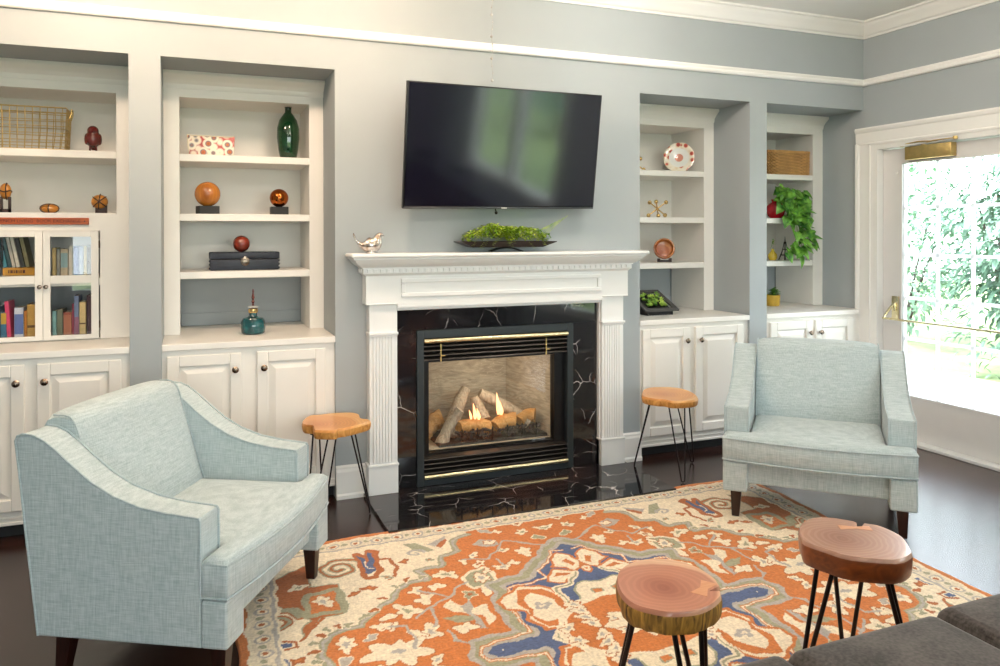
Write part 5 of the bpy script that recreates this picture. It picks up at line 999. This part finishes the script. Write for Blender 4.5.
t = thing('planted_tray', 'low dark metal tray filled with bright green trailing moss on the mantel', 'planter', (1.75, -.105, 1.3865))
b = B()
for k in (-1, 1): b.loft([(-.10, k*.02, .004), (-.05, k*.02, .020), (0, k*.02, .025), (.05, k*.02, .020), (.10, k*.02, .004)], [(.016, .003)]*5, 8)
b.build('tray_foot', M['black'], t)
b = B(); vs = []
for z, hx, hy in ((.028, .225, .045), (.058, .30, .078), (.063, .303, .081), (.060, .29, .072), (.034, .215, .04)): vs += [(-hx, -hy, z), (hx, -hy, z), (hx, hy, z), (-hx, hy, z)]
fs = [(3, 2, 1, 0), (16, 17, 18, 19)]
for r_ in range(4): fs += [(r_*4+k, r_*4+(k+1) % 4, r_*4+4+(k+1) % 4, r_*4+4+k) for k in range(4)]
b._mk(vs, fs); b.build('tray', plain('dark_bronze_tray', '#2f2424', .35, .4), t, smooth=False)
b = B(); b.box(-.26, .26, -.06, .06, .05, .064, .004, 1); b.build('soil', M['soil'], t)
b = B(); rr = random.Random(9)
for k in range(1500):
    x = rr.gauss(0, .11); x = max(-.25, min(.25, x*1.3)); y = rr.uniform(-.075, .06); h = .085*(1-(x/.30)**4)*rr.random()**.6+.02*math.exp(-((x+.1)/.05)**2); a_ = rr.uniform(0, 6.3)
    leafmesh(b, (x, y, .062+h), (cos(a_), sin(a_), rr.uniform(-.4, 1)), (0, 0, 1), rr.uniform(.018, .032), rr.uniform(.009, .015))
for k in range(26):
    x = rr.uniform(-.24, .26); y = -.07; d = rr.choice((-1, 1)); up_ = rr.random() < .45; L = rr.uniform(.04, .09); n = 8
    for q in range(n):
        f = q/(n-1); pos = (x+d*L*f*.7, y-.012*f-(.01 if not up_ else 0), .075+(L*f*.9 if up_ else .02-L*f*1.0))
        for _ in range(2): a_ = rr.uniform(0, 6.3); leafmesh(b, pos, (cos(a_), sin(a_), .3), (0, 0, 1), .013, .008)
b.build('foliage', M['fern'], t, recalc=False)
b = B()
for k in range(10):
    x = .1+.02*k; b.loft([(x*.8, -.03, .07), (x+.02, -.05, .10+.006*k), (x+.05+.006*k, -.06, .11+.012*k)], .0012, 5)
b.build('stem', M['fern'], t)
# ------------------------------------------------------------------ outside
m, nt, p = newmat('lawn'); v = coords(nt); n = N(nt, 'ShaderNodeTexNoise', Scale=3.0, Detail=8.0); nt.links.new(v, n.inputs['Vector']); nt.links.new(ramp(nt, n.outputs['Fac'], [(.3, lin('#6b8455')), (.7, lin('#95a86e'))]), p.inputs['Base Color']); p.inputs['Roughness'].default_value = 1
b = B(); b.box(-14, 24, -30, 20, -.4, -.15); tag(b.build('lawn', m, None, smooth=False), kind='structure')
b = B(); b.box(XR+.16, 7.6, -3.2, 2.5, -.149, -.03); tag(b.build('patio', plain('pale_concrete', '#d8d6d0', .9, noise_amt=.06, nscale=2), None, smooth=False), kind='structure')
def shrub(label, x, y, r, h, n, seed, mat, L=.12):
    t = thing('garden_shrub', label, 'shrub', (x, y, -.15), group='shrubs outside the glazed door'); rr = random.Random(seed); b = B()
    for k in range(n):
        a_ = rr.uniform(0, 2*pi); ph = rr.uniform(-1, 1); q = rr.uniform(.55, 1)**.5; s_ = sqrt(1-ph*ph)*q; lump = 1+.25*sin(3*a_+seed)+.2*sin(5*ph+seed)
        pos = Vector((r*s_*cos(a_)*lump, r*s_*sin(a_)*lump, h*.55+h*.45*ph*q*lump)); d = Vector((cos(a_)*s_, sin(a_)*s_, rr.uniform(-.6, .5)))
        leafmesh(b, pos, d, (0, 0, 1), L*rr.uniform(.7, 1.4), L*.55, droop=.4)
    b.build('foliage', mat, t, recalc=False)
    b = B(); 
    for k in range(5): a_ = k*1.3; b.loft([(.05*cos(a_), .05*sin(a_), 0), (r*.25*cos(a_), r*.25*sin(a_), h*.4), (r*.5*cos(a_), r*.5*sin(a_), h*.75)], [.03, .02, .01], 6)
    b.build('branches', M['legd'], t)
gl = [leafmat('garden_leaf', '#5a7a66', '#769580', .8), leafmat('garden_leaf_pale', '#6d8c76', '#8faa94', .8)]
shrub('broad green shrub seen through the middle of the door glass', 8.6, 1.4, .95, 2.7, 3200, 1, gl[0])
shrub('pale leafy shrub seen through the edge of the door glass', 10.0, 4.2, 1.3, 2.6, 2600, 2, gl[1])
shrub('tall loose shrub rising behind the others outside', 13.2, 2.4, 1.8, 5.2, 3000, 3, gl[1], .2)
shrub('low rounded shrub at the patio border outside', 8.9, -.7, 1.0, 2.7, 2600, 4, gl[0])
shrub('dark shrub past the patio corner outside', 10.6, -3.0, 1.1, 3.0, 1000, 5, gl[0])
for k, (x, y) in enumerate([(10, -12), (13, -9), (13, -17), (7, -17)]): shrub(['round shrub on the lawn, mirrored in the television', 'wide shrub on the lawn beyond the long window', 'far shrub at the lawn edge', 'last shrub along the lawn'][k], x, y, 1.6, 2.6, 500, 10+k, gl[0], .3)
# bar stools by the long window, seen in the television's reflection
def barstool(label, x, y):
    t = thing('bar_stool', label, 'bar stool', (x, y, 0), group='bar stools by the long window'); b = B(); b.lathe([(0, .72), (.17, .72), (.185, .735), (.18, .76), (0, .77)], seg=28); b.build('seat', M['blackmat'], t)
    for k in range(4): a_ = pi/4+k*pi/2; b = B(); b.cyl((.13*cos(a_), .13*sin(a_), .72), (.2*cos(a_), .2*sin(a_), 0.001), .013, seg=10); b.build('leg', M['iron'], t)
    b = B(); b.loft([(.175*cos(k*pi/12), .175*sin(k*pi/12), .25) for k in range(24)], .008, 8, closed=True); b.build('foot_ring', M['iron'], t)
barstool('black round bar stool before the long window, mirrored in the television', 3.75, -4.7); barstool('black round bar stool nearer the room corner, mirrored in the television', 3.6, -5.5)
# ------------------------------------------------------------------ light
W = bpy.data.worlds.new('sky'); SC.world = W; W.use_nodes = True; nt = W.node_tree; bg = nt.nodes['Background']
tc = N(nt, 'ShaderNodeTexCoord'); sp = N(nt, 'ShaderNodeSeparateXYZ'); nt.links.new(tc.outputs['Generated'], sp.inputs[0])
r = ramp(nt, sp.outputs['Z'], [(0.0, (.91, 1.0, .985, 1)), (.5, (.80, .89, 1.0, 1))]); nt.links.new(r, bg.inputs['Color']); bg.inputs['Strength'].default_value = SKY
def portal(loc, rot, sx, sy):
    l = bpy.data.lights.new('window_portal', 'AREA'); l.shape = 'RECTANGLE'; l.size = sx; l.size_y = sy; l.cycles.is_portal = True; o = bpy.data.objects.new('window_portal', l); COL.objects.link(o); o.location = loc; o.rotation_euler = rot
portal((XR+.16, (GY0+GY1)/2, 1.17), (0, radians(90), 0), 1.66, .78)
for y0, y1 in WIN: portal((XR+.16, (y0+y1)/2, (WZ0+WZ1)/2), (0, radians(90), 0), WZ1-WZ0, y1-y0)
for x0, x1 in FILL_WIN: portal(((x0+x1)/2, YF-.11, (FZ0+FZ1)/2), (radians(90), 0, 0), x1-x0, FZ1-FZ0)
sn = bpy.data.lights.new('sun', 'SUN'); sn.energy = SUN; sn.angle = radians(1.5); sn.color = (1, .96, .9); so_ = bpy.data.objects.new('sun', sn); COL.objects.link(so_); so_.rotation_euler = Vector((.62, -.22, -.75)).to_track_quat('-Z', 'Y').to_euler()
M['lamp'] = emit('warm_lamp', (1, .82, .62, 1), 12)
lamps = [(-.55, -.85), (.75, -.95), (2.45, -.95), (3.7, -1.9), (-.4, -3.2), (1.4, -3.2), (3.2, -3.2), (0, -5.6), (2.6, -5.6)]  # unseen fixtures; globes in place of recessed lamps, to light upper walls
for i, (x, y) in enumerate(lamps):
    t = thing('ceiling_light', 'opal globe ceiling light shaped to brighten the upper walls', 'ceiling light', (x, y, ZC), group='globe ceiling lights')
    b = B(); b.lathe([(0, -.001), (.06, -.001), (.06, -.012), (.02, -.02), (.02, -.04), (0, -.04)], seg=28); b.build('mount', M['trimw'], t)
    b = B(); b.ball((0, 0, -.10), .065, 20); g = b.build('globe', M['lamp'], t)
    l = bpy.data.lights.new('lamp_glow', 'POINT'); l.energy = LAMP[i]; l.color = (1, .74, .54) if i in (0, 1) else (1, .92, .84); l.shadow_soft_size = .07; o = bpy.data.objects.new('lamp_glow', l); COL.objects.link(o); o.parent = t; o.location = (0, 0, -.25)
